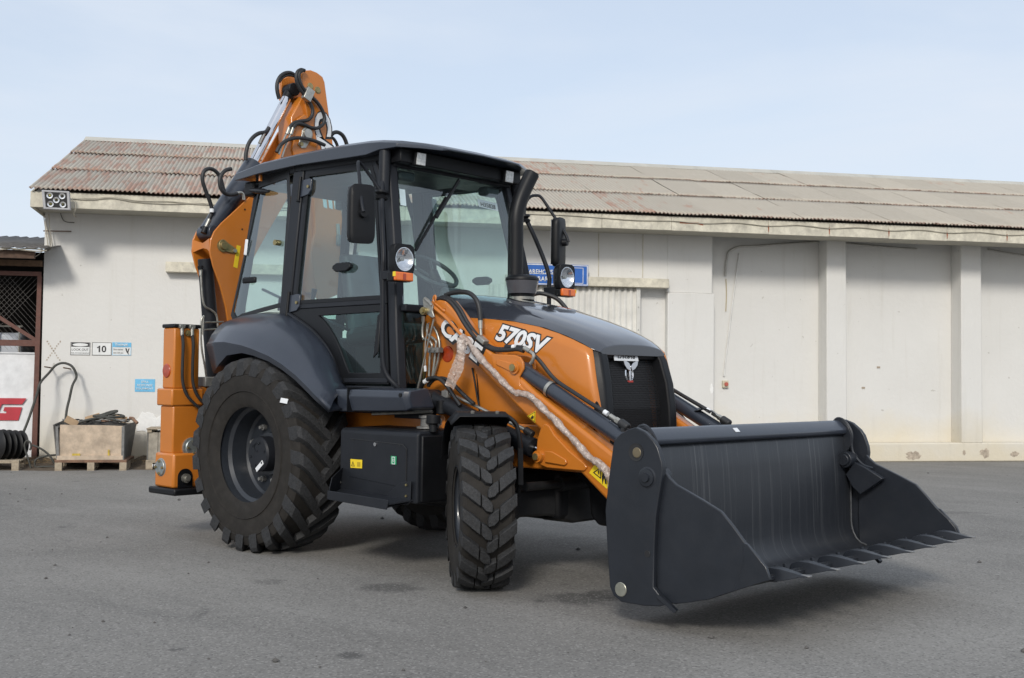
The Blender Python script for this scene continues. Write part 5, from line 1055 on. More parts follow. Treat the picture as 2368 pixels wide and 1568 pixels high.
for s in (-1, 1):
    f_ = (lambda q: q if s < 0 else flip(q))
    a = f_(MB().xz(AU+AL, -.60, -.485)).build('loader_arm', ORANGE, bl, bevel=.022, seg=3); arms.append(a)
    f_(MB().xz(BR, -.607, -.59).xz(BR, -.495, -.478)).build('cylinder_bracket', ORANGE, a, bevel=.006)
    f_(MB().prism(GU, (0, .02, 0))).build('gusset_plate', ORANGE, a, bevel=.006)
    f_(MB().prism([Vector(p)+Vector((0, .13, 0)) for p in GU], (0, .02, 0))).build('gusset_plate', ORANGE, a, bevel=.006)
    px = [(2.466,-0.63,0.832),(2.526,-0.63,0.831),(2.633,-0.63,0.789),(2.643,-0.63,0.768),(2.624,-0.63,0.752),(2.467,-0.63,0.762)]; f_(MB().prism(px, (0, .012, 0))).build('lock_plate', ORANGE, a, bevel=.005)
    px = [(2.042,-0.615,1.386),(2.063,-0.615,1.39),(2.159,-0.615,1.37),(2.181,-0.615,1.316),(2.16,-0.615,1.312),(2.031,-0.615,1.359)]; f_(MB().prism(px, (0, .010, 0))).build('lock_plate', ORANGE, a, bevel=.005)
    for (x, z, y0, r_) in ((2.196, 1.339, -.635, .04), (2.415, .795, -.655, .036)):
        f_(MB().lathe([(0, 0), (r_*.62, 0), (r_*.68, .006), (r_*.68, .012), (r_, .012), (r_*1.08, .05)], (x, y0, z), (0, 1, 0), 26)).build('pin_boss', ORANGE, a)
        f_(MB().cyl((x, y0-.006, z), (x, -.45, z), r_*.58, seg=20)).build('pin', BRASS, a)
    # tilt cylinder
    tA, tB = Vector((2.205, -.545, 1.325)), Vector((3.04, -.545, .905)); td = (tB-tA).normalized()
    tcy = f_(MB().cyl(tA+td*.03, tB, .047, seg=28).lathe([(.052, 0), (.052, .05)], tB-td*.05, td, 28).cyl(tA+Vector((0, -.045, 0)), tA+Vector((0, .045, 0)), .05, seg=22)).build('tilt_cylinder', GREY, bl, bevel=.004)
    f_(MB().cyl(tB, tB+td*.42, .026, seg=20)).build('rod', CHROME, tcy)
    f_(MB().lathe([(.050, -.012), (.0535, -.012), (.0535, .012), (.050, .012)], tA+td*.26, td, 28, True)).build('hose_clamp', STEEL, tcy)
    # lift cylinder
    lA, lB = Vector((1.385, -.565, 1.135)), Vector((2.30, -.545, .838)); ld = (lB-lA).normalized()
    lcy = f_(MB().cyl(lA+ld*.02, lB, .057, seg=28).lathe([(.062, -.04), (.062, .0)], lB, ld, 28).cyl(lA+Vector((0, -.06, 0)), lA+Vector((0, .06, 0)), .057, seg=24)).build('lift_cylinder', GREYM, bl, bevel=.004)
    f_(MB().cyl(lB, lB+ld*.16, .028, seg=20)).build('rod', CHROME, lcy)
    f_(MB().lathe([(.034, 0), (.052, 0), (.052, .012), (.034, .012)], lA+Vector((0, -.072, 0)), (0, 1, 0), 24, True)).build('washer', STEEL, lcy)
    f_(MB().cyl(lA+Vector((0, -.078, 0)), lA, .033, seg=22)).build('pin', mat('pin_grease', (.24, .16, .075), .5, .5), lcy)
    up_ = Vector((0, 0, 1)); ln = (up_-ld*up_.dot(ld)).normalized()
    f_(MB().tube([lA+ld*.16+ln*.085, lA+ld*.75+ln*.085], .011, 8)).build('oil_pipe', STEEL, lcy)
    f_(MB().box(lA+ld*.13+ln*.07, (.06, .045, .05)).cyl(lA+ld*.12+ln*.05, lA+ld*.12+ln*.1, .016)).build('pipe_elbow', STEELG, lcy, bevel=.006)
    f_(MB().cyl(lB-ld*.24+ln*.085, lB-ld*.10+ln*.085, .0135).cyl(lB-ld*.20+ln*.085, lB-ld*.17+ln*.085, .018, seg=6)).build('hose_fitting', STEEL, lcy)
    f_(MB().cyl(lB-ld*.10+ln*.085, lB-ld*.03+ln*.078, .024, .022).cyl(lB-ld*.05+ln*.04, lB-ld*.05+ln*.085, .02)).build('rubber_boot', HOSE, lcy, bevel=.006)
    # supply hoses of the tilt cylinder
    tn = (up_-td*up_.dot(td)).normalized()
    e1 = tB-td*.16+tn*.075
    f_(MB().tube(spline([tA+td*.0+tn*.10+Vector((-.18, -.02, .06)), tA+tn*.13+Vector((-.02, -.03, .02)), tA+td*.10+tn*.125+Vector((0, -.02, 0)), tA+td*.26+tn*.07, tA+td*.45+tn*.068, e1-td*.06], 8), .013, 10)).build('pressure_hose', HOSE, tcy)
    f_(MB().cyl(e1-td*.08, e1-td*.05, .015, seg=14)).build('hose_band', WHITE, tcy)
    f_(MB().cyl(e1-td*.03, e1+td*.02, .0145, seg=14).cyl(e1+td*.02, e1+td*.05, .019, seg=6)).build('hose_fitting', STEEL, tcy)
    f_(MB().cyl(e1+td*.05, e1+td*.12, .027, .025).cyl(e1+td*.10, e1+td*.10-tn*.06, .024)).build('rubber_boot', HOSE, tcy, bevel=.008)
arm = arms[0]
# arm lettering with a black outline
c0_, c1_ = Vector([(1.489,-0.601,1.584)][0]), Vector([(1.825,-0.601,1.382)][0]); rv = c1_-c0_
for nm, mm_, bd, lf, dx in (('lettering_outline', PRINTBLK, .10, .0006, -.012), ('lettering', WHITE, .038, .0022, 0)):
    text(nm, 'CASE', c0_+Vector((dx*.5, 0, dx*.9)), rv, (0, 0, 1), .42-2*dx, mm_, arm, bd, .0, .0, .118-1.5*dx, lf)
w1 = [(2.299,-0.604,1.039),(2.368,-0.604,1.073),(2.366,-0.604,0.998)]; MB().prism(w1, (0, -.001, 0)).build('warning_decal', YELLOW, arm)
wc = sum((Vector(p) for p in w1), Vector())/3; MB().ring([wc+(Vector(p)-wc)*.86+Vector((0, -.0015, 0)) for p in w1], [wc+(Vector(p)-wc)*.74+Vector((0, -.0015, 0)) for p in w1], (0, -.001, 0)).build('icon', PRINTBLK, arm)
MB().prism([wc+Vector((a, -.0015, b2)) for a, b2 in ((-.014, -.012), (.006, -.014), (.012, .002), (.004, .002), (.002, .012), (-.004, .002), (-.012, .0))], (0, -.001, 0)).build('icon', PRINTBLK, arm)
w2_ = [(2.838,-0.604,0.77),(2.796,-0.604,0.718),(2.93,-0.604,0.633),(2.97,-0.604,0.693)]; MB().prism(w2_, (0, -.001, 0)).build('warning_decal', YELLOW, arm)
tri_icon(Vector(w2_[1])+Vector((.03, -.0015, .004)), .07, (0, -1, 0), arm, (.86, 0, -.5), (.5, 0, .86))
pm_ = Vector(w2_[1]).lerp(Vector(w2_[3]), .66)
MB().prism([pm_+Vector((a, -.002, b2)) for a, b2 in ((-.012, -.045), (.0, -.005), (.008, -.04), (.018, -.04), (.012, .02), (-.012, .028), (-.018, -.004))], (0, -.001, 0)).lathe([(.0, -.002), (.009, -.003)], pm_+Vector((.002, 0, .04)), (0, 1, 0), 10).build('icon', PRINTBLK, arm)
# bucket level indicator rod and its linkage at the arm head
MB().tube(spline([(1.458,-0.63,1.749),(1.508,-0.63,1.719),(1.591,-0.63,1.665),(1.673,-0.63,1.601),(1.721,-0.63,1.561),(1.816,-0.63,1.504)], 4), .011, 8).build('indicator_rod', ORANGE, arm)
br_ = MB().prism([(1.383,-0.655,1.799),(1.404,-0.655,1.815),(1.433,-0.655,1.8),(1.484,-0.655,1.755),(1.477,-0.655,1.718),(1.499,-0.655,1.678),(1.477,-0.655,1.67),(1.429,-0.655,1.694),(1.391,-0.655,1.739)], (0, .012, 0)).build('linkage_bracket', STEEL, arm, bevel=.003)
b1 = Vector([(1.407,-0.66,1.718)][0]); MB().cyl(b1-Vector((0, .03, 0)), b1+Vector((0, .03, 0)), .017, seg=6).cyl(b1-Vector((0, .018, 0)), b1+Vector((0, .01, 0)), .026).build('linkage_bolt', BRASS, br_)
MB().tube([(1.405,-0.66,1.804),(1.447,-0.66,1.776),(1.481,-0.66,1.752)], .009, 8).build('linkage_rod', STEEL, br_)
MB().tube([(1.49,-0.65,1.661),(1.446,-0.65,1.531),(1.402,-0.65,1.395),(1.359,-0.65,1.252),(1.315,-0.65,1.125)], .0065, 8).build('control_rod', STEEL, bl)
for y0, pts in ((-.60, [(1.43,-0.6,1.746),(1.438,-0.6,1.774),(1.454,-0.6,1.791),(1.449,-0.6,1.823),(1.433,-0.6,1.812),(1.438,-0.6,1.78),(1.501,-0.6,1.738),(1.542,-0.6,1.713),(1.534,-0.6,1.731),(1.55,-0.6,1.736)]), ): MB().tube(spline(pts, 4), .008, 6).build('hose_guide', ORANGE, arm)
MB().prism([(1.488,-0.585,1.81),(1.517,-0.585,1.815),(1.522,-0.585,1.758),(1.509,-0.585,1.761),(1.505,-0.585,1.795)], (0, .03, 0)).build('guide_plate', BRASS, arm)
# hoses over the arm head and along the hood
h1 = hose('pressure_hose', [(1.426,-0.565,1.8),(1.497,-0.565,1.814),(1.569,-0.565,1.794),(1.651,-0.565,1.73),(1.716,-0.565,1.647),(1.78,-0.565,1.581),(1.837,-0.565,1.532),(1.893,-0.565,1.495),(1.96,-0.565,1.466),(2.047,-0.565,1.458),(2.143,-0.565,1.472)], .014, HOSE, arm)
h2 = hose('pressure_hose', [(1.434,-0.59,1.79),(1.5,-0.59,1.804),(1.571,-0.59,1.785),(1.642,-0.59,1.725),(1.713,-0.59,1.638),(1.782,-0.59,1.568),(1.845,-0.59,1.519),(1.907,-0.59,1.482),(1.995,-0.59,1.454),(2.092,-0.59,1.45),(2.198,-0.59,1.455),(2.25,-0.59,1.443)], .014, HOSE, arm)
p = Vector([(1.899,-0.6,1.518)][0]); MB().box(p, (.075, .05, .03), Matrix.Rotation(R(32), 3, 'Y')).build('hose_clamp', STEEL, arm, bevel=.004)
p = [(2.151,-0.585,1.47),(2.177,-0.585,1.47)]; MB().cyl(p[0], p[1], .0155).build('hose_band', WHITE, arm)
p = [(2.264,-0.6,1.462),(2.311,-0.6,1.44)]; MB().cyl(p[0], p[1], .015).build('hose_fitting', STEEL, arm)
MB().tube(spline([(2.311,-0.6,1.44),(2.342,-0.6,1.419),(2.337,-0.6,1.385),(2.317,-0.6,1.363)], 5), .011, 8).build('hose_elbow', STEEL, arm)
hose('pressure_hose', [(1.493,-0.55,1.827),(1.576,-0.55,1.842),(1.669,-0.55,1.843),(1.738,-0.55,1.825),(1.79,-0.55,1.783),(1.817,-0.55,1.725),(1.828,-0.55,1.649)], .016, HOSE, bl)
p = [(1.828,-0.55,1.649),(1.83,-0.55,1.596),(1.835,-0.55,1.552)]; MB().cyl(p[0], p[1], .016).cyl(p[1], p[2], .011).build('hose_fitting', STEEL, bl)
# steel oil pipes beside the cab
for i, pts in enumerate(([(1.275,-0.545,1.655),(1.266,-0.545,1.608),(1.269,-0.545,1.555),(1.286,-0.545,1.535),(1.329,-0.545,1.525),(1.359,-0.545,1.501),(1.364,-0.545,1.478),(1.346,-0.545,1.426),(1.341,-0.545,1.362),(1.338,-0.545,1.281)], [(1.313,-0.54,1.642),(1.307,-0.54,1.596),(1.323,-0.54,1.56),(1.366,-0.54,1.542),(1.398,-0.54,1.518),(1.396,-0.54,1.478),(1.391,-0.54,1.426),(1.382,-0.54,1.362),(1.367,-0.54,1.276)], [(1.372,-0.535,1.618),(1.398,-0.535,1.582),(1.419,-0.535,1.536),(1.429,-0.535,1.489),(1.425,-0.535,1.437),(1.41,-0.535,1.374),(1.382,-0.535,1.305),(1.37,-0.535,1.276)])):
    hose('oil_pipe', pts, .0095, STEEL, bl)
p = Vector([(1.414,-0.56,1.457)][0]); MB().box(p, (.105, .05, .036)).build('pipe_clamp', STEELG, bl, bevel=.004)
for d_ in (-.03, .02): MB().cyl(p+Vector((d_, -.025, .002)), p+Vector((d_, -.034, .002)), .008, seg=8).build('clamp_bolt', STEEL, bl)
p = [(1.273,-0.545,1.693),(1.272,-0.545,1.655)]; MB().cyl(p[0], p[1], .013, seg=6).build('pipe_union', STEEL, bl)
hose('cable', [(1.347,-0.56,1.646),(1.335,-0.56,1.594),(1.315,-0.56,1.525),(1.311,-0.56,1.455),(1.315,-0.56,1.397),(1.314,-0.56,1.35)], .004, mat('grey_wire', (.30, .30, .28), .6), bl)
p = [(1.313,-0.56,1.352),(1.317,-0.56,1.313)]; MB().cyl(p[0], p[1], .010, seg=8).build('wire_plug', WHITE, bl)
hose('cable', [(1.317,-0.56,1.313),(1.316,-0.56,1.281),(1.308,-0.56,1.246)], .004, BLACK, bl)
hose('pressure_hose', [(1.39,-0.61,1.257),(1.422,-0.61,1.267),(1.465,-0.61,1.271),(1.507,-0.61,1.264),(1.55,-0.61,1.242),(1.592,-0.61,1.21),(1.634,-0.61,1.167),(1.676,-0.61,1.125),(1.712,-0.61,1.09)], .0135, HOSE, bl)
hose('pressure_hose', [(1.369,-0.58,1.215),(1.391,-0.58,1.237),(1.428,-0.58,1.26),(1.475,-0.58,1.267),(1.518,-0.58,1.266),(1.555,-0.58,1.257),(1.602,-0.58,1.236),(1.654,-0.58,1.2),(1.716,-0.58,1.158),(1.777,-0.58,1.12),(1.808,-0.58,1.103)], .0135, HOSE, bl)
p = [(1.363,-0.61,1.241),(1.39,-0.61,1.254)]; MB().cyl(p[0], p[1], .0165).build('hose_band', WHITE, bl)
hose('pressure_hose', [(1.353,-0.6,1.241),(1.326,-0.6,1.218),(1.31,-0.6,1.188),(1.303,-0.6,1.151)], .0145, HOSE, bl)
p = [(1.303,-0.6,1.151),(1.302,-0.6,1.114)]; MB().cyl(p[0], p[1], .015).build('hose_fitting', STEEL, bl)
hose('oil_pipe', [(1.302,-0.6,1.114),(1.298,-0.6,1.088),(1.274,-0.6,1.065),(1.241,-0.6,1.06)], .0085, STEEL, bl)
hose('oil_pipe', [(1.344,-0.58,1.111),(1.35,-0.58,1.093),(1.345,-0.58,1.074),(1.324,-0.58,1.061)], .0055, STEEL, bl)
hose('oil_pipe', [(1.322,-0.57,1.129),(1.306,-0.57,1.107),(1.282,-0.57,1.08)], .0055, STEEL, bl)
MB().tube([(1.181,-0.57,1.057),(1.208,-0.57,1.058),(1.258,-0.57,1.055),(1.307,-0.57,1.053)], .016, 8).build('valve_block', STEELG, bl)
MB().bx(1.05, 1.42, -.60, -.45, .99, 1.06).build('pipe_tray', BLACK, bl)
hose('panel_cable', [(1.712,-0.505,1.338),(1.722,-0.505,1.306),(1.736,-0.505,1.255),(1.749,-0.505,1.201),(1.763,-0.505,1.144),(1.779,-0.505,1.094)], .006, BLACK, bl)

# ---- front bucket
def bucket_mat():
    m = bpy.data.materials.new('bucket_inside'); m.use_nodes = True; t = m.node_tree; b = t.nodes['Principled BSDF']; L = t.links.new
    g = N(t, 'ShaderNodeNewGeometry'); mp = N(t, 'ShaderNodeMapping'); mp.inputs['Scale'].default_value = (.8, 62, .8); L(g.outputs['Position'], mp.inputs[0])
    n = N(t, 'ShaderNodeTexNoise', Scale=1., Detail=3., Roughness=.7); L(mp.outputs[0], n.inputs['Vector'])
    mr = N(t, 'ShaderNodeMapRange'); mr.inputs[1].default_value = .56; mr.inputs[2].default_value = .80; mr.inputs[4].default_value = .6; L(n.outputs[0], mr.inputs[0])
    n2 = N(t, 'ShaderNodeTexNoise', Scale=2.5, Detail=5.); L(g.outputs['Position'], n2.inputs['Vector'])
    c1 = N(t, 'ShaderNodeMix', data_type='RGBA'); c1.inputs[6].default_value = (.013, .0155, .0205, 1); c1.inputs[7].default_value = (.022, .025, .031, 1); L(n2.outputs[0], c1.inputs[0])
    c2 = N(t, 'ShaderNodeMix', data_type='RGBA'); c2.inputs[7].default_value = (.16, .165, .17, 1); L(c1.outputs[2], c2.inputs[6]); L(mr.outputs[0], c2.inputs[0])
    L(c2.outputs[2], b.inputs['Base Color']); b.inputs['Roughness'].default_value = .42
    bp = N(t, 'ShaderNodeBump', Strength=.12, Distance=.004); L(n.outputs[0], bp.inputs['Height']); L(bp.outputs[0], b.inputs['Normal'])
    return m
BINS = bucket_mat()
IN = [(3.500, .962), (3.545, .945), (3.568, .91), (3.585, .78), (3.597, .60), (3.600, .45), (3.601, .37), (3.606, .33), (3.618, .292), (3.638, .258), (3.668, .232), (3.71, .220), (4.285, .357)]
OUT = [(4.29, .335), (3.98, .222), (3.78, .165), (3.62, .140), (3.47, .135), (3.41, .17), (3.40, .25), (3.44, .60), (3.46, .93)]
bk = MB().xz(IN+OUT, -1.105, 1.105).build('bucket', BINS, bl, smooth=40)
MB().xz([(3.47, 1.000), (3.50, 1.018), (3.528, 1.020), (3.550, 1.010), (3.588, .972), (3.594, .955), (3.588, .935), (3.55, .925), (3.47, .93)], -1.08, 1.08).build('top_rail', GREY, bk, bevel=.006)  # lighter grey than the bucket: the sky's reflection is put into the paint
MB().box((3.572, -.235, .991), (.03, .045, .002), Matrix.Rotation(R(45), 3, 'Y')).build('paper_label', WHITE, bk)
RP = [(3.408, .955), (3.45, .991), (3.50, 1.015), (3.545, 1.026), (3.603, 1.005), (3.657, .963), (3.684, .928), (3.711, .856), (3.716, .813), (3.695, .695), (3.675, .585), (3.667, .438), (3.664, .224), (3.747, .150), (3.70, .135), (3.61, .125), (3.462, .124), (3.41, .150), (3.386, .192), (3.371, .347), (3.352, .586), (3.376, .769), (3.399, .914)]
CP = [(3.709, .805), (3.736, .777), (3.775, .747), (3.828, .726), (3.93, .684), (4.038, .636), (4.104, .573), (4.168, .503), (4.239, .443), (4.285, .394), (4.305, .342), (4.097, .254), (3.975, .203), (3.85, .17), (3.779, .154), (3.735, .150), (3.663, .222), (3.655, .437), (3.66, .583)]
WC = [(4.17,-1.13,0.498),(4.19,-1.13,0.493),(4.291,-1.13,0.396),(4.313,-1.13,0.341),(4.107,-1.13,0.258),(4.151,-1.13,0.345),(4.17,-1.13,0.409)]
for s in (-1, 1):
    f_ = (lambda q: q if s < 0 else flip(q))
    f_(MB().xz(RP, -1.155, -1.122)).build('side_plate', BUCKET, bk, bevel=.005)
    cl_ = f_(MB().xz(CP, -1.124, -1.10)).build('clam_side', BUCKET, bk, bevel=.004)
    f_(MB().prism(WC, (0, .02, 0))).build('corner_plate', BUCKET, bk, bevel=.003)
    f_(MB().tube(spline([(x, -1.075, z+.0) for x, z in ((3.49, 1.0), (3.52, 1.03), (3.56, 1.025), (3.60, .985), (3.625, .93), (3.622, .86), (3.64, .80), (3.70, .74), (3.77, .72))], 5), .010, 6)).build('rib_edge', BUCKET, bk)
    f_(MB().xz([(3.49, 1.0), (3.52, 1.028), (3.56, 1.024), (3.60, .985), (3.625, .93), (3.622, .86), (3.58, .80), (3.54, .90)], -1.085, -1.065)).build('rib', BUCKET, bk, bevel=.003)
    f_(MB().lathe([(0, -.02), (.022, -.02), (.024, -.010), (.044, -.008), (.046, .0), (.055, .003), (.057, .02)], (3.621, -1.158, .774), (0, 1, 0), 30)).build('hinge_pin', BUCKET, bk)
    f_(MB().cyl((3.61, -1.10, .77), (3.61, -.99, .77), .052).cyl((3.61, -.99, .77), (3.61, -.975, .77), .038)).build('hinge_hub', BUCKET, bk, bevel=.004)
    f_(MB().lathe([(.030, -.001), (.046, -.003), (.046, .004), (.030, .004)], (3.551, -1.155, .899), (0, 1, 0), 28, True).lathe([(0, -.001), (.045, -.001), (.045, .0)], (3.551, -1.156, .899), (0, 1, 0), 28)).build('pin_recess', PRINTBLK, bk)
    f_(MB().lathe([(0, -.004), (.024, -.003), (.027, 0)], (3.556, -1.157, .897), (0, 1, 0), 24)).build('pin', mat('old_pin', (.17, .14, .09), .5, .5), bk)
    f_(MB().lathe([(0, -.005), (.034, -.005), (.037, -.002), (.037, .0)], (3.46, -1.156, .189), (0, 1, 0), 30)).build('pin', mat('pin_zinc', (.33, .33, .28), .4, .7, 0, .15, 30), bk)
    f_(MB().lathe([(0, -.001), (.017, -.001), (.018, .0)], (3.626, -1.156, .389), (0, 1, 0), 18)).build('bolt_hole', PRINTBLK, bk)
    dfl = [Vector(p) for p in [(3.603,1.03,0.674),(3.663,1.03,0.756),(3.742,1.03,0.724),(3.853,1.03,0.662),(3.702,1.03,0.551),(3.648,1.03,0.598)]]
    f_(MB().prism([(p.x, -p.y, p.z) for p in dfl], (0, -.05, 0))).build('deflector', BUCKET, bk, bevel=.004)
    f_(MB().bar((3.70, -1.157, .19), (3.79, -1.135, .120), .02, .03)).build('scraper_bar', BUCKET, bk)
for s in (-1, 1): MB().tube([(x+.006, s*1.098, z+.004) for x, z in IN[2:-1]], .006, 6).build('weld_bead', mat('weld_grey', (.07, .073, .078), .5, .2, 0, .3, 60), bk)
MB().prism([(4.10, -1.10, .302), (4.30, -1.10, .350), (4.30, -1.10, .334), (4.10, -1.10, .286)], (0, 2.2, 0)).build('cutting_edge', BUCKET, bk, bevel=.002)
TIPM = mat('worn_tip', (.20, .20, .20), .45, .5)
tooth = None
def tooth_mesh():
    m = MB(); S = [(-.055, .034, -.010, .008), (-.04, .040, -.014, .026), (0, .041, -.024, .040), (.05, .037, -.022, .036), (.10, .030, -.012, .025), (.15, .023, 0, .013), (.19, .018, .003, .008)]
    return m.loft([[(x, -w, z0), (x, w, z0), (x, w*.82, z1), (x, -w*.82, z1)] for x, w, z0, z1 in S])
for i in range(8):
    y = -1.02+2.0*i/7*.985
    if tooth is None: tooth = tooth_mesh().build('tooth', BUCKET, bk, bevel=.004, loc=(4.265, y, .345), rot=(0, R(-3), 0)); to = tooth
    else: to = tooth.copy(); COL.objects.link(to); to.parent = bk; to.location = (4.265, y, .345)
    MB().box((4.44, y, .362), (.05, .030, .009)).build('tooth_tip', TIPM, bk, bevel=.004)
    for dy in (-.035, .035): MB().cyl((4.150, y+dy*1.2, .325), (4.143, y+dy*1.2, .350), .013, seg=6).build('tooth_bolt', BUCKET, bk)
    MB().cyl((4.27, y, .315), (4.27, y, .335), .018, seg=8).build('tooth_nut', BUCKET, bk)
MB().cyl((3.42, -.60, .36), (3.42, -.46, .36), .05).cyl((3.42, .46, .36), (3.42, .60, .36), .05).build('arm_lug', BUCKET, bk)
MB().xz([(3.47, .93), (3.38, .90), (3.36, .80), (3.45, .70)], -.62, -.46).xz([(3.47, .93), (3.38, .90), (3.36, .80), (3.45, .70)], .46, .62).build('tilt_lug', BUCKET, bk, bevel=.006)
sa, sb = [(2.793,0.5,1.07),(2.881,0.5,1.087),(2.948,0.5,1.06),(2.994,0.5,1.014)], [(2.705,0.6,1.084),(2.808,0.6,1.095),(2.883,0.6,1.068),(2.933,0.6,1.018)]
shl = MB().loft([[Vector(p), Vector(q2), Vector(q2)-Vector((0, 0, .006)), Vector(p)-Vector((0, 0, .006))] for p, q2 in zip(sa, sb)])
shl.build('hose_shield', BLACK, bl, bevel=.002)

# ---- stabilizer legs
for s in (-1, 1):
    f_ = (lambda q: q if s < 0 else flip(q))
    lg = f_(MB().bx(-1.167, -.998, -1.10, -.873, 1.165, 1.645).bx(-1.178, -.985, -1.105, -.86, .655, 1.03)).build('stabilizer_leg', ORANGE, bl, bevel=.012)
    f_(MB().bx(-1.205, -.975, -1.125, -.845, 1.03, 1.165)).build('leg_collar', ORANGE, lg, bevel=.012)
    f_(MB().bx(-1.212, -.935, -1.125, -.80, .39, .66)).build('leg_foot', ORANGE, lg, bevel=.018)
    f_(MB().bx(-1.27, -.88, -1.145, -.79, .335, .388)).build('foot_pad', BLACK, lg, bevel=.014)
    f_(MB().bx(-1.175, -.990, -1.108, -.865, 1.645, 1.675)).build('leg_cap', BLACK, lg, bevel=.008)
    f_(MB().lathe([(0, -.010), (.05, -.009), (.056, -.003), (.056, .002)], (-1.10, -1.10, 1.305), (0, 1, 0), 26)).build('side_reflector', REDLENS, lg)
    f_(MB().prism([(-1.205, -1.02, 1.04), (-1.285, -1.02, 1.05), (-1.30, -1.02, 1.08), (-1.29, -1.02, 1.16), (-1.265, -1.02, 1.175), (-1.205, -1.02, 1.16)], (0, .03, 0))).build('lifting_eye', ORANGE, lg, bevel=.006)
    f_(MB().lathe([(0, -.001), (.03, -.001), (.03, .031), (0, .031)], (-1.245, -1.02, 1.105), (0, 1, 0), 18)).build('eye_hole', mat('eye_pale', (.6, .6, .58), .6), lg)
    cv = f_(MB().lathe([(0, -.012), (.062, -.012), (.066, -.008), (.066, .0), (.072, .003), (.075, .03)], (-1.115, -1.128, .545), (0, 1, 0), 28)).build('cover_plate', mat('zinc_grey', (.30, .33, .33), .4, .6, 0, .2, 30), lg)
    for a in (0, 90, 180, 270): f_(MB().cyl((-1.115+.048*math.cos(R(a)), -1.14, .545+.048*math.sin(R(a))), (-1.115+.048*math.cos(R(a)), -1.152, .545+.048*math.sin(R(a))), .010, seg=6)).build('cover_bolt', BRASS, lg)
    cv2 = f_(MB().lathe([(0, -.012), (.062, -.012), (.066, -.008), (.066, .0), (.08, .003), (.08, .03)], (-.962, -.94, .70), (-1, 0, 0), 28)).build('cover_plate', mat('zinc_grey', (.30, .33, .33), .4), lg)
    for a in (0, 90, 180, 270): f_(MB().cyl((-.95, -.94+.048*math.cos(R(a)), .70+.048*math.sin(R(a))), (-.938, -.94+.048*math.cos(R(a)), .70+.048*math.sin(R(a))), .010, seg=6)).build('cover_bolt', BRASS, lg)
    f_(MB().yz([(-1.02+.065*math.cos(R(t)), .475+.065*math.sin(R(t))) for t in range(0, 181, 20)]+[(-1.085, .392), (-.955, .392)], -.934, -.930)).build('foot_slot', BLACK, lg)
    f_(MB().cyl((-.935, -1.02, .465), (-.905, -1.02, .465), .036).cyl((-.905, -1.02, .465), (-.885, -1.02, .465), .02)).build('foot_pin', STEEL, lg)
    for y0, y1 in ((-1.045, -.95), (-.955, -.90)):
        f_(MB().tube(spline([(-.975, y0, 1.59), (-.96, y0, 1.50), (-.955, y0-.005, 1.35), (-.955, y0+.0, 1.22), (-.945, y0+.03, 1.12), (-.93, y0+.09, 1.05), (-.92, y0+.14, 1.01)], 6), .0125, 8)).build('pressure_hose', HOSE, lg)
        f_(MB().cyl((-.985, y0, 1.655), (-.978, y0, 1.58), .015).box((-.985, y0, 1.655), (.03, .05, .03))).build('hose_fitting', STEEL, lg, bevel=.004)
    f_(MB().cyl((-.997, -.985, 1.605), (-.985, -.985, 1.605), .024).cyl((-.985, -.985, 1.605), (-.975, -.985, 1.605), .014, seg=6)).build('leg_bolt', BRASS, lg)

# ---- rear frame, swung boom, dipper
MB().bx(-1.30, -1.02, -.84, .84, .58, .80).bx(-1.30, -1.05, -.84, .84, 1.0, 1.18).build('rear_frame', ORANGE, bl, bevel=.015)
MB().bx(-1.75, -1.30, -.50, -.12, .62, 1.16).build('kingpost', ORANGE, bl, bevel=.03)
BMP = [(-.333, 1.68), (-.373, 1.865), (-.429, 2.035), (-.503, 2.202), (-.539, 2.321), (-.532, 2.423), (-.498, 2.498), (-.43, 2.576), (-.29, 2.705), (-.117, 2.867), (.10, 3.10), (.33, 3.50), (.40, 3.57), (.47, 3.56), (.52, 3.50), (.50, 3.38), (.30, 2.95), (.05, 2.55), (-.10, 2.3), (-.16, 2.0), (-.18, 1.68)]
bm_ = MB().yz(BMP, -1.425, -1.405).build('boom', ORANGE, bl, bevel=.004)
BFP = [(y-.0, z) for y, z in BMP]
MB().yz([(y-.015, z+.015) for y, z in BMP], -1.675, -1.655).build('boom_plate', ORANGE, bm_, bevel=.004)
MB().yz([(-.18, 2.2), (-.10, 2.7), (.10, 3.02), (.36, 3.46), (.46, 3.42), (.28, 2.98), (.04, 2.6), (-.1, 2.3)], -1.66, -1.42).build('boom_core', ORANGE, bm_)
MB().loft([[(x, y, z) for y, z in q2] for x, q2 in ((-1.655, [(-.545, 2.33), (-.552, 2.44), (-.535, 2.44), (-.53, 2.33)]), (-1.60, [(-.53, 2.35), (-.535, 2.42), (-.52, 2.42), (-.515, 2.35)]), (-1.54, [(-.522, 2.36), (-.525, 2.405), (-.51, 2.405), (-.508, 2.36)]), (-1.47, [(-.53, 2.35), (-.535, 2.42), (-.52, 2.42), (-.515, 2.35)]), (-1.424, [(-.536, 2.325), (-.537, 2.435), (-.52, 2.435), (-.52, 2.325)]))]).build('boom_bridge', ORANGE, bm_)
pw = MB().lathe([(0, -.03), (.030, -.028), (.036, -.012), (.036, .0), (.055, .002), (.06, .012)], (-1.403, -.414, 2.381), (-1, 0, 0), 24).build('boom_pin', BRASS, bm_)
MB().yz([(-.414+.045*math.cos(R(t)), 2.381+.055*math.sin(R(t))) for t in range(40, 320, 20)]+[(-.31, 2.325), (-.285, 2.345), (-.29, 2.37)], -1.403, -1.392).build('pin_keeper', BRASS, bm_, bevel=.003)
MB().cyl((-1.392, -.305, 2.348), (-1.375, -.305, 2.348), .018, seg=6).build('keeper_bolt', STEEL, bm_)
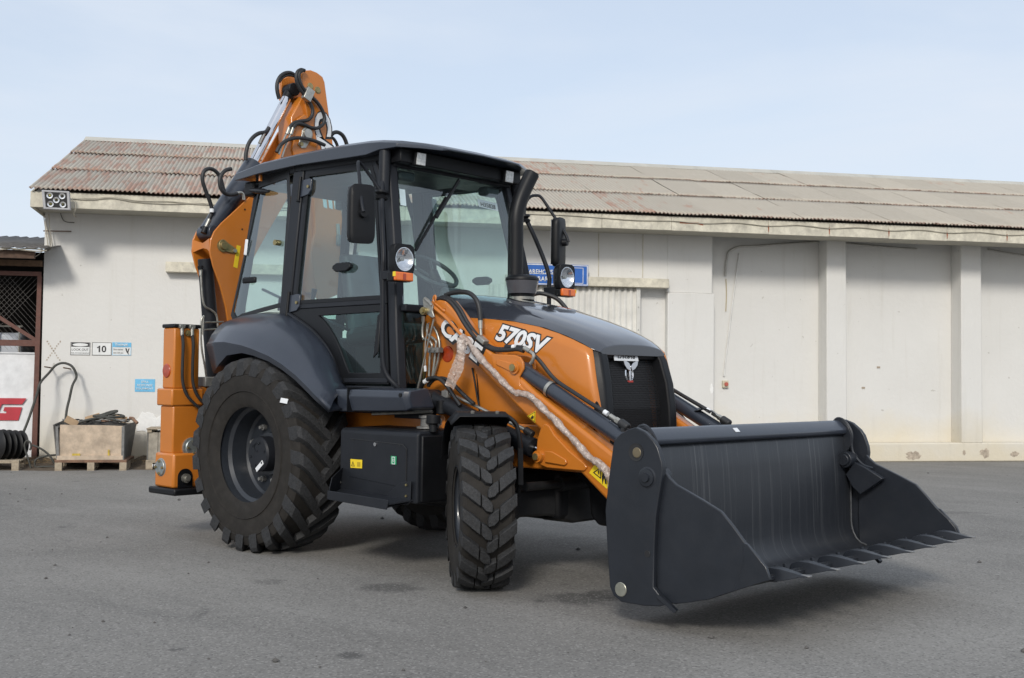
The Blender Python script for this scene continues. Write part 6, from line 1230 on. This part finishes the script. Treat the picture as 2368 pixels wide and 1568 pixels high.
MB().yz([(-.275, 2.40), (-.235, 2.395), (-.265, 2.20), (-.305, 2.21)], -1.404, -1.402).build('warning_decal', YELLOW, bm_)
for p in [(-1.404,-0.2,2.719),(-1.404,-0.224,2.543)]: MB().cyl(p, Vector(p)+Vector((.003, 0, 0)), .008, seg=8).build('small_hole', PRINTBLK, bm_)
# dipper ram
rA, rB, rC = Vector((-1.54, -.47, 2.50)), Vector((-1.54, -.02, 3.16)), Vector((-1.54, .365, 3.895))
rd = (rB-rA).normalized()
dc = MB().cyl(rA, rB, .085, seg=32).cyl(rA+Vector((-.1, 0, 0)), rA+Vector((.1, 0, 0)), .06).build('dipper_cylinder', GREY, bl, bevel=.006)
MB().cyl(rB-rd*.1, rC, .044, seg=26).build('rod', CHROME, dc)
MB().cyl(rC+Vector((-.06, 0, 0)), rC+Vector((.06, 0, 0)), .06).cyl(rC-(rC-rB).normalized()*.10, rC, .05).build('rod_eye', BLACK, dc, bevel=.006)
# boom lift ram and pipes below the hump
bc_ = MB().cyl((-1.54, -.50, 2.27), (-1.54, -.37, 1.15), .062, .07, 28).build('boom_cylinder', GREYM, bl, bevel=.006)
hose('oil_pipe', [(-1.46,-0.586,2.127),(-1.46,-0.578,2.027),(-1.46,-0.564,1.916),(-1.46,-0.54,1.857),(-1.46,-0.481,1.83),(-1.46,-0.434,1.796),(-1.46,-0.418,1.751),(-1.46,-0.41,1.69),(-1.46,-0.371,1.656),(-1.46,-0.336,1.647)], .009, STEEL, bc_)
hose('oil_pipe', [(-1.44,-0.57,1.613),(-1.44,-0.568,1.694),(-1.44,-0.567,1.754),(-1.44,-0.562,1.774)]+[(-1.44,-0.588,1.721),(-1.44,-0.58,1.52),(-1.44,-0.542,1.338),(-1.44,-0.523,1.229)], .009, STEEL, bc_)
for q2 in ([(-1.45,-0.554,1.722),(-1.45,-0.362,1.735)], [(-1.45,-0.553,1.659),(-1.45,-0.425,1.671)]): MB().tube(q2, .007, 6).build('pipe_bracket', STEEL, bc_)
p = [(-1.46,-0.594,2.198),(-1.46,-0.589,2.168),(-1.46,-0.589,2.117)]; MB().cyl(p[0], p[1], .024).build('pipe_elbow', BLACK, bc_); MB().cyl(p[1], p[2], .014).build('pipe_union', STEEL, bc_)
p = [(-1.3,-0.628,1.229),(-1.3,-0.643,1.175)]; MB().bx(-1.25, -1.02, -.80, -.55, 1.18, 1.26).build('valve_bank', STEELG, bl, bevel=.008)
# hoses around the boom hump
bh1 = hose('pressure_hose', [(-1.5,-0.538,2.49),(-1.5,-0.516,2.553),(-1.5,-0.485,2.623),(-1.5,-0.466,2.687),(-1.5,-0.488,2.761),(-1.5,-0.531,2.848),(-1.5,-0.562,2.926),(-1.5,-0.563,2.987),(-1.5,-0.535,3.03),(-1.5,-0.483,3.045),(-1.5,-0.43,3.026),(-1.5,-0.389,2.98),(-1.5,-0.368,2.921),(-1.5,-0.349,2.866)], .017, HOSE, bl)
p = [(-1.49,-0.552,2.483),(-1.49,-0.53,2.536),(-1.49,-0.497,2.606)]; MB().cyl(p[0], p[1], .026).build('hose_end', BLACK, bh1); MB().cyl(p[1], p[2], .017).build('hose_fitting', STEEL, bh1)
p = [(-1.48,-0.48,2.668),(-1.48,-0.48,2.699)]; MB().cyl(p[0], p[1], .0195).build('hose_band', WHITE, bh1)
bh2 = hose('pressure_hose', [(-1.4,-0.347,3.052),(-1.4,-0.4,3.034),(-1.4,-0.44,2.993),(-1.4,-0.46,2.939),(-1.4,-0.45,2.879),(-1.4,-0.413,2.838),(-1.4,-0.354,2.828),(-1.4,-0.282,2.847)], .0175, HOSE, bl)
p = [(-1.4,-0.294,2.847),(-1.4,-0.246,2.859),(-1.4,-0.222,2.841),(-1.4,-0.215,2.8)]; MB().tube(spline(p, 4), .014, 8).build('hose_fitting', STEEL, bh2)
# dipper standing upright behind the cab
DN = [(.385, 4.035), (.43, 4.068), (.48, 4.081), (.55, 4.072), (.615, 4.045), (.64, 4.00), (.746, 3.445), (.84, 2.955), (.90, 2.60), (.92, 2.40), (.86, 2.05), (.62, 1.95), (.55, 2.19), (.53, 2.41), (.565, 2.63), (.535, 2.95), (.48, 3.25), (.46, 3.60), (.40, 3.86)]
di = MB().yz(DN, -1.435, -1.40).build('dipper', ORANGE, bl, bevel=.004)
MB().yz([(y-.02, z) for y, z in DN], -1.66, -1.63).build('dipper_plate', ORANGE, di, bevel=.004)
MB().yz([(.42, 3.84), (.60, 3.84), (.70, 3.35), (.85, 2.4), (.75, 2.05), (.62, 2.05), (.56, 2.5), (.30, 3.35), (.295, 3.62)], -1.635, -1.43).build('dipper_core', ORANGE, di, bevel=.01)
MB().yz([(.30, 3.99), (.40, 4.05), (.47, 4.04), (.40, 3.85), (.30, 3.80)], -1.635, -1.60).build('dipper_ear', ORANGE, di, bevel=.004)
MB().yz([(.28, 3.32), (.33, 3.60), (.41, 3.66), (.50, 3.60), (.56, 3.42), (.50, 3.2), (.32, 3.2)], -1.41, -1.385).build('pivot_plate', ORANGE, di, bevel=.006)
MB().lathe([(0, -.03), (.042, -.026), (.046, -.012), (.046, .0)], (-1.385, .433, 3.484), (-1, 0, 0), 24).build('pivot_pin', STEEL, di)
MB().yz([(.433+.06*math.cos(R(t)), 3.484+.06*math.sin(R(t))) for t in range(-30, 200, 22)]+[(.335, 3.37), (.37, 3.34), (.42, 3.35)], -1.385, -1.372).build('pin_keeper', STEEL, di, bevel=.003)
MB().cyl((-1.372, .365, 3.375), (-1.36, .365, 3.375), .02, seg=6).build('keeper_bolt', BRASS, di)
for (y, z) in ((.56, 3.911), (.475, 3.93)): MB().lathe([(0, -.010), (.025, -.010), (.027, -.005), (.033, -.003), (.034, .002)], (-1.40, y, z), (-1, 0, 0), 22).build('pin', BRASS, di)
for nm, mm_, bd, lf, dx in (('lettering_outline', PRINTBLK, .10, .0006, -.012), ('lettering', WHITE, .038, .0022, 0)):
    text(nm, 'CASE', (-1.3995, .515+dx*.6, 3.705-dx), (0, .145, -1), (0, 1, 0), .78-2*dx, mm_, di, bd, .0, 0, .19-1.5*dx, lf)
STRIPE = mat('pale_stripe', (.62, .74, .78), .5)
for i in range(3):
    y = .63+.065*i; MB().yz([(y, 2.955), (y+.045, 2.95), (y+.062, 2.83), (y+.02, 2.84)], -1.399, -1.397).build('stripe', STRIPE, di)
for pts in ([(-1.42,0.845,2.93),(-1.42,0.833,2.839),(-1.42,0.828,2.749),(-1.42,0.829,2.671)], [(-1.42,0.908,2.961),(-1.42,0.903,2.87),(-1.42,0.901,2.779),(-1.42,0.898,2.633)]): hose('pressure_hose', pts, .017, HOSE, di)
p = [(-1.4,0.815,2.701),(-1.4,0.826,2.602),(-1.4,0.883,2.708),(-1.4,0.887,2.63),(-1.4,0.851,2.548)]; MB().cyl(p[0], p[1], .020).cyl(p[2], p[3], .018).build('hose_fitting', STEEL, di); MB().box(p[4], (.06, .10, .10)).build('port_block', STEELG, di, bevel=.008)
# hoses at the boom tip
x_ = -1.38
hose('pressure_hose', [(-1.52,0.223,3.785),(-1.52,0.2,3.85),(-1.52,0.197,3.919),(-1.52,0.221,3.98),(-1.52,0.268,4.025),(-1.52,0.325,4.047),(-1.52,0.373,4.042),(-1.52,0.406,4.022)], .018, HOSE, di)
hose('pressure_hose', [(-1.52,0.222,3.941),(-1.52,0.258,3.988),(-1.52,0.31,4.018),(-1.52,0.363,4.026),(-1.52,0.395,4.024)], .012, HOSE, di)
hose('pressure_hose', [(-1.37,0.389,4.052),(-1.37,0.347,4.052),(-1.37,0.31,4.025),(-1.37,0.296,3.974),(-1.37,0.307,3.924),(-1.37,0.34,3.874),(-1.37,0.378,3.838),(-1.37,0.421,3.798),(-1.37,0.465,3.753),(-1.37,0.485,3.704),(-1.37,0.475,3.65),(-1.37,0.431,3.607),(-1.37,0.357,3.584),(-1.37,0.294,3.562),(-1.37,0.253,3.529),(-1.37,0.232,3.495)], .0165, HOSE, di)
hose('pressure_hose', [(-1.365,0.359,4.045),(-1.365,0.328,4.019),(-1.365,0.324,3.97),(-1.365,0.346,3.914),(-1.365,0.395,3.866),(-1.365,0.454,3.83),(-1.365,0.531,3.787),(-1.365,0.592,3.723),(-1.365,0.618,3.657),(-1.365,0.6,3.596),(-1.365,0.541,3.551),(-1.365,0.471,3.543),(-1.365,0.396,3.555),(-1.365,0.332,3.557),(-1.365,0.29,3.539),(-1.365,0.268,3.505)], .0165, HOSE, di)
for a in ([(-1.375,0.234,3.505),(-1.375,0.208,3.44),(-1.375,0.196,3.43),(-1.375,0.166,3.365)], [(-1.37,0.27,3.51),(-1.37,0.249,3.446),(-1.37,0.239,3.436),(-1.37,0.194,3.343)]):
    MB().cyl(a[0], a[1], .017).build('hose_fitting', STEEL, di); MB().tube([a[1], a[2], a[3], Vector(a[3])+Vector((0, -.04, -.12))], .010, 8).build('oil_pipe', STEEL, di)
p = Vector([(-1.365,0.427,3.838)][0]); MB().box(p, (.05, .085, .12), Matrix.Rotation(R(-25), 3, 'X')).build('hose_clamp', STEEL, di, bevel=.005)
hose('pressure_hose', [(-1.33,0.07,3.25),(-1.33,0.109,3.32),(-1.33,0.175,3.373),(-1.33,0.247,3.404),(-1.33,0.33,3.42),(-1.33,0.426,3.422),(-1.33,0.512,3.414),(-1.33,0.599,3.397)], .017, HOSE, di)
hose('pressure_hose', [(-1.5,-0.136,3.173),(-1.5,-0.132,3.241),(-1.5,-0.109,3.321),(-1.5,-0.061,3.388),(-1.5,-0.001,3.432),(-1.5,0.069,3.456),(-1.5,0.104,3.501)], .018, HOSE, di)
a = [(-1.5,0.054,3.441),(-1.5,0.03,3.394),(-1.5,0.005,3.343)]; MB().tube(a, .015, 8).build('hose_fitting', STEEL, di)
hose('pressure_hose', [(-1.45,0.757,3.523),(-1.45,0.796,3.561),(-1.45,0.846,3.573),(-1.45,0.898,3.555),(-1.45,0.933,3.515),(-1.45,0.957,3.464)], .019, HOSE, di)
hose('pressure_hose', [(-1.45,0.763,3.515),(-1.45,0.797,3.502),(-1.45,0.826,3.471),(-1.45,0.843,3.437)], .015, HOSE, di)
MB().lathe([(0, .02), (.10, .02), (.115, 0), (.115, -.05)], (-.83, -.10, 3.0), (0, 0, 1), 24).build('beacon_base', GREYM, bl) if False else None

# ---- bubble wrap wound round the indicator rod
WRAP = bpy.data.materials.new('bubble_wrap'); WRAP.use_nodes = True; t = WRAP.node_tree; b = t.nodes['Principled BSDF']
b.inputs['Base Color'].default_value = (.66, .60, .57, 1); b.inputs['Roughness'].default_value = .28; b.inputs['Alpha'].default_value = .8; b.inputs['Specular IOR Level'].default_value = .8
g = N(t, 'ShaderNodeNewGeometry'); vo = N(t, 'ShaderNodeTexVoronoi', Scale=130.); t.links.new(g.outputs['Position'], vo.inputs['Vector'])
bp = N(t, 'ShaderNodeBump', Strength=.8, Distance=.003); t.links.new(vo.outputs['Distance'], bp.inputs['Height']); t.links.new(bp.outputs[0], b.inputs['Normal'])
nz2 = N(t, 'ShaderNodeTexNoise', Scale=45., Detail=4.); t.links.new(g.outputs['Position'], nz2.inputs['Vector'])
mc = N(t, 'ShaderNodeMix', data_type='RGBA'); mc.inputs[6].default_value = (.36, .25, .19, 1); mc.inputs[7].default_value = (.56, .50, .46, 1); t.links.new(nz2.outputs[0], mc.inputs[0]); t.links.new(mc.outputs[2], b.inputs['Base Color'])
mA = N(t, 'ShaderNodeMapRange'); mA.inputs[1].default_value = .3; mA.inputs[2].default_value = .7; mA.inputs[3].default_value = .6; mA.inputs[4].default_value = .95; t.links.new(nz2.outputs[0], mA.inputs[0]); t.links.new(mA.outputs[0], b.inputs['Alpha'])
bw = empty('bubble_wrap', (1.6, -.65, 0), 0, 'crumpled bubble wrap wound in a rope down the near loader arm', 'bubble wrap')
def shift(pts): return [Vector(p)-Vector((1.6, -.65, 0)) for p in pts]
path = spline(shift([(1.753,-0.645,1.542),(1.799,-0.645,1.514),(1.861,-0.645,1.457),(1.929,-0.645,1.398),(1.984,-0.645,1.354),(2.05,-0.645,1.308),(2.115,-0.645,1.258),(2.179,-0.645,1.212),(2.231,-0.645,1.183),(2.294,-0.645,1.178),(2.35,-0.645,1.166),(2.401,-0.645,1.136),(2.446,-0.645,1.104),(2.496,-0.645,1.064),(2.556,-0.645,1.029),(2.615,-0.645,0.979),(2.677,-0.645,0.934),(2.735,-0.645,0.889),(2.787,-0.645,0.845),(2.838,-0.645,0.808),(2.898,-0.645,0.783),(2.953,-0.645,0.744),(2.984,-0.645,0.696),(2.991,-0.645,0.64)]), 10)
rr = random.Random(11); mb = MB(); seg = 14; P = path; vv = []
for i, p in enumerate(P):
    a = (P[min(i+1, len(P)-1)]-P[max(i-1, 0)]).normalized(); u = Vector((0, 1, 0)); u = (u-a*u.dot(a)).normalized(); w = a.cross(u)
    base = .0205+.0022*math.sin(i*.17+math.sin(i*.05)*3)+.0016*math.sin(i*.61+1)+.001*rr.uniform(-1, 1)
    for k in range(seg):
        an = 2*math.pi*k/seg; r_ = base*(1+.09*math.sin(2*an+i*.21)+.07*math.sin(5*an-i*.37)+.06*rr.uniform(-1, 1)); vv.append(p+(u*math.cos(an)+w*math.sin(an))*r_)
mb.add(vv, [(i*seg+k, i*seg+(k+1) % seg, (i+1)*seg+(k+1) % seg, (i+1)*seg+k) for i in range(len(P)-1) for k in range(seg)]+[tuple(range(seg))[::-1], tuple(range((len(P)-1)*seg, len(P)*seg))])
mb.build('wound_wrap', WRAP, bw, smooth=50)
L_ = spline(shift([(1.759,-0.69,1.537),(1.744,-0.69,1.457),(1.733,-0.69,1.41),(1.711,-0.69,1.338),(1.684,-0.69,1.282),(1.65,-0.69,1.23)]), 8); R_ = spline(shift([(1.856,-0.685,1.504),(1.84,-0.685,1.441),(1.819,-0.685,1.378),(1.786,-0.685,1.306),(1.754,-0.685,1.243),(1.732,-0.685,1.188)]), 8)
tl_ = MB(); G = []; ncol = 9
for a, c in zip(L_, R_):
    for k in range(ncol):
        t_ = k/(ncol-1); p = a.lerp(c, t_); G.append(p+Vector((rr.uniform(-.002, .002), .012*math.sin(t_*9+p.z*23)+rr.uniform(-.004, .004), 0)))
tl_.add(G, [(j*ncol+i, j*ncol+i+1, (j+1)*ncol+i+1, (j+1)*ncol+i) for j in range(len(L_)-1) for i in range(ncol-1)])
tl_.build('loose_tail', WRAP, bw, smooth=30)
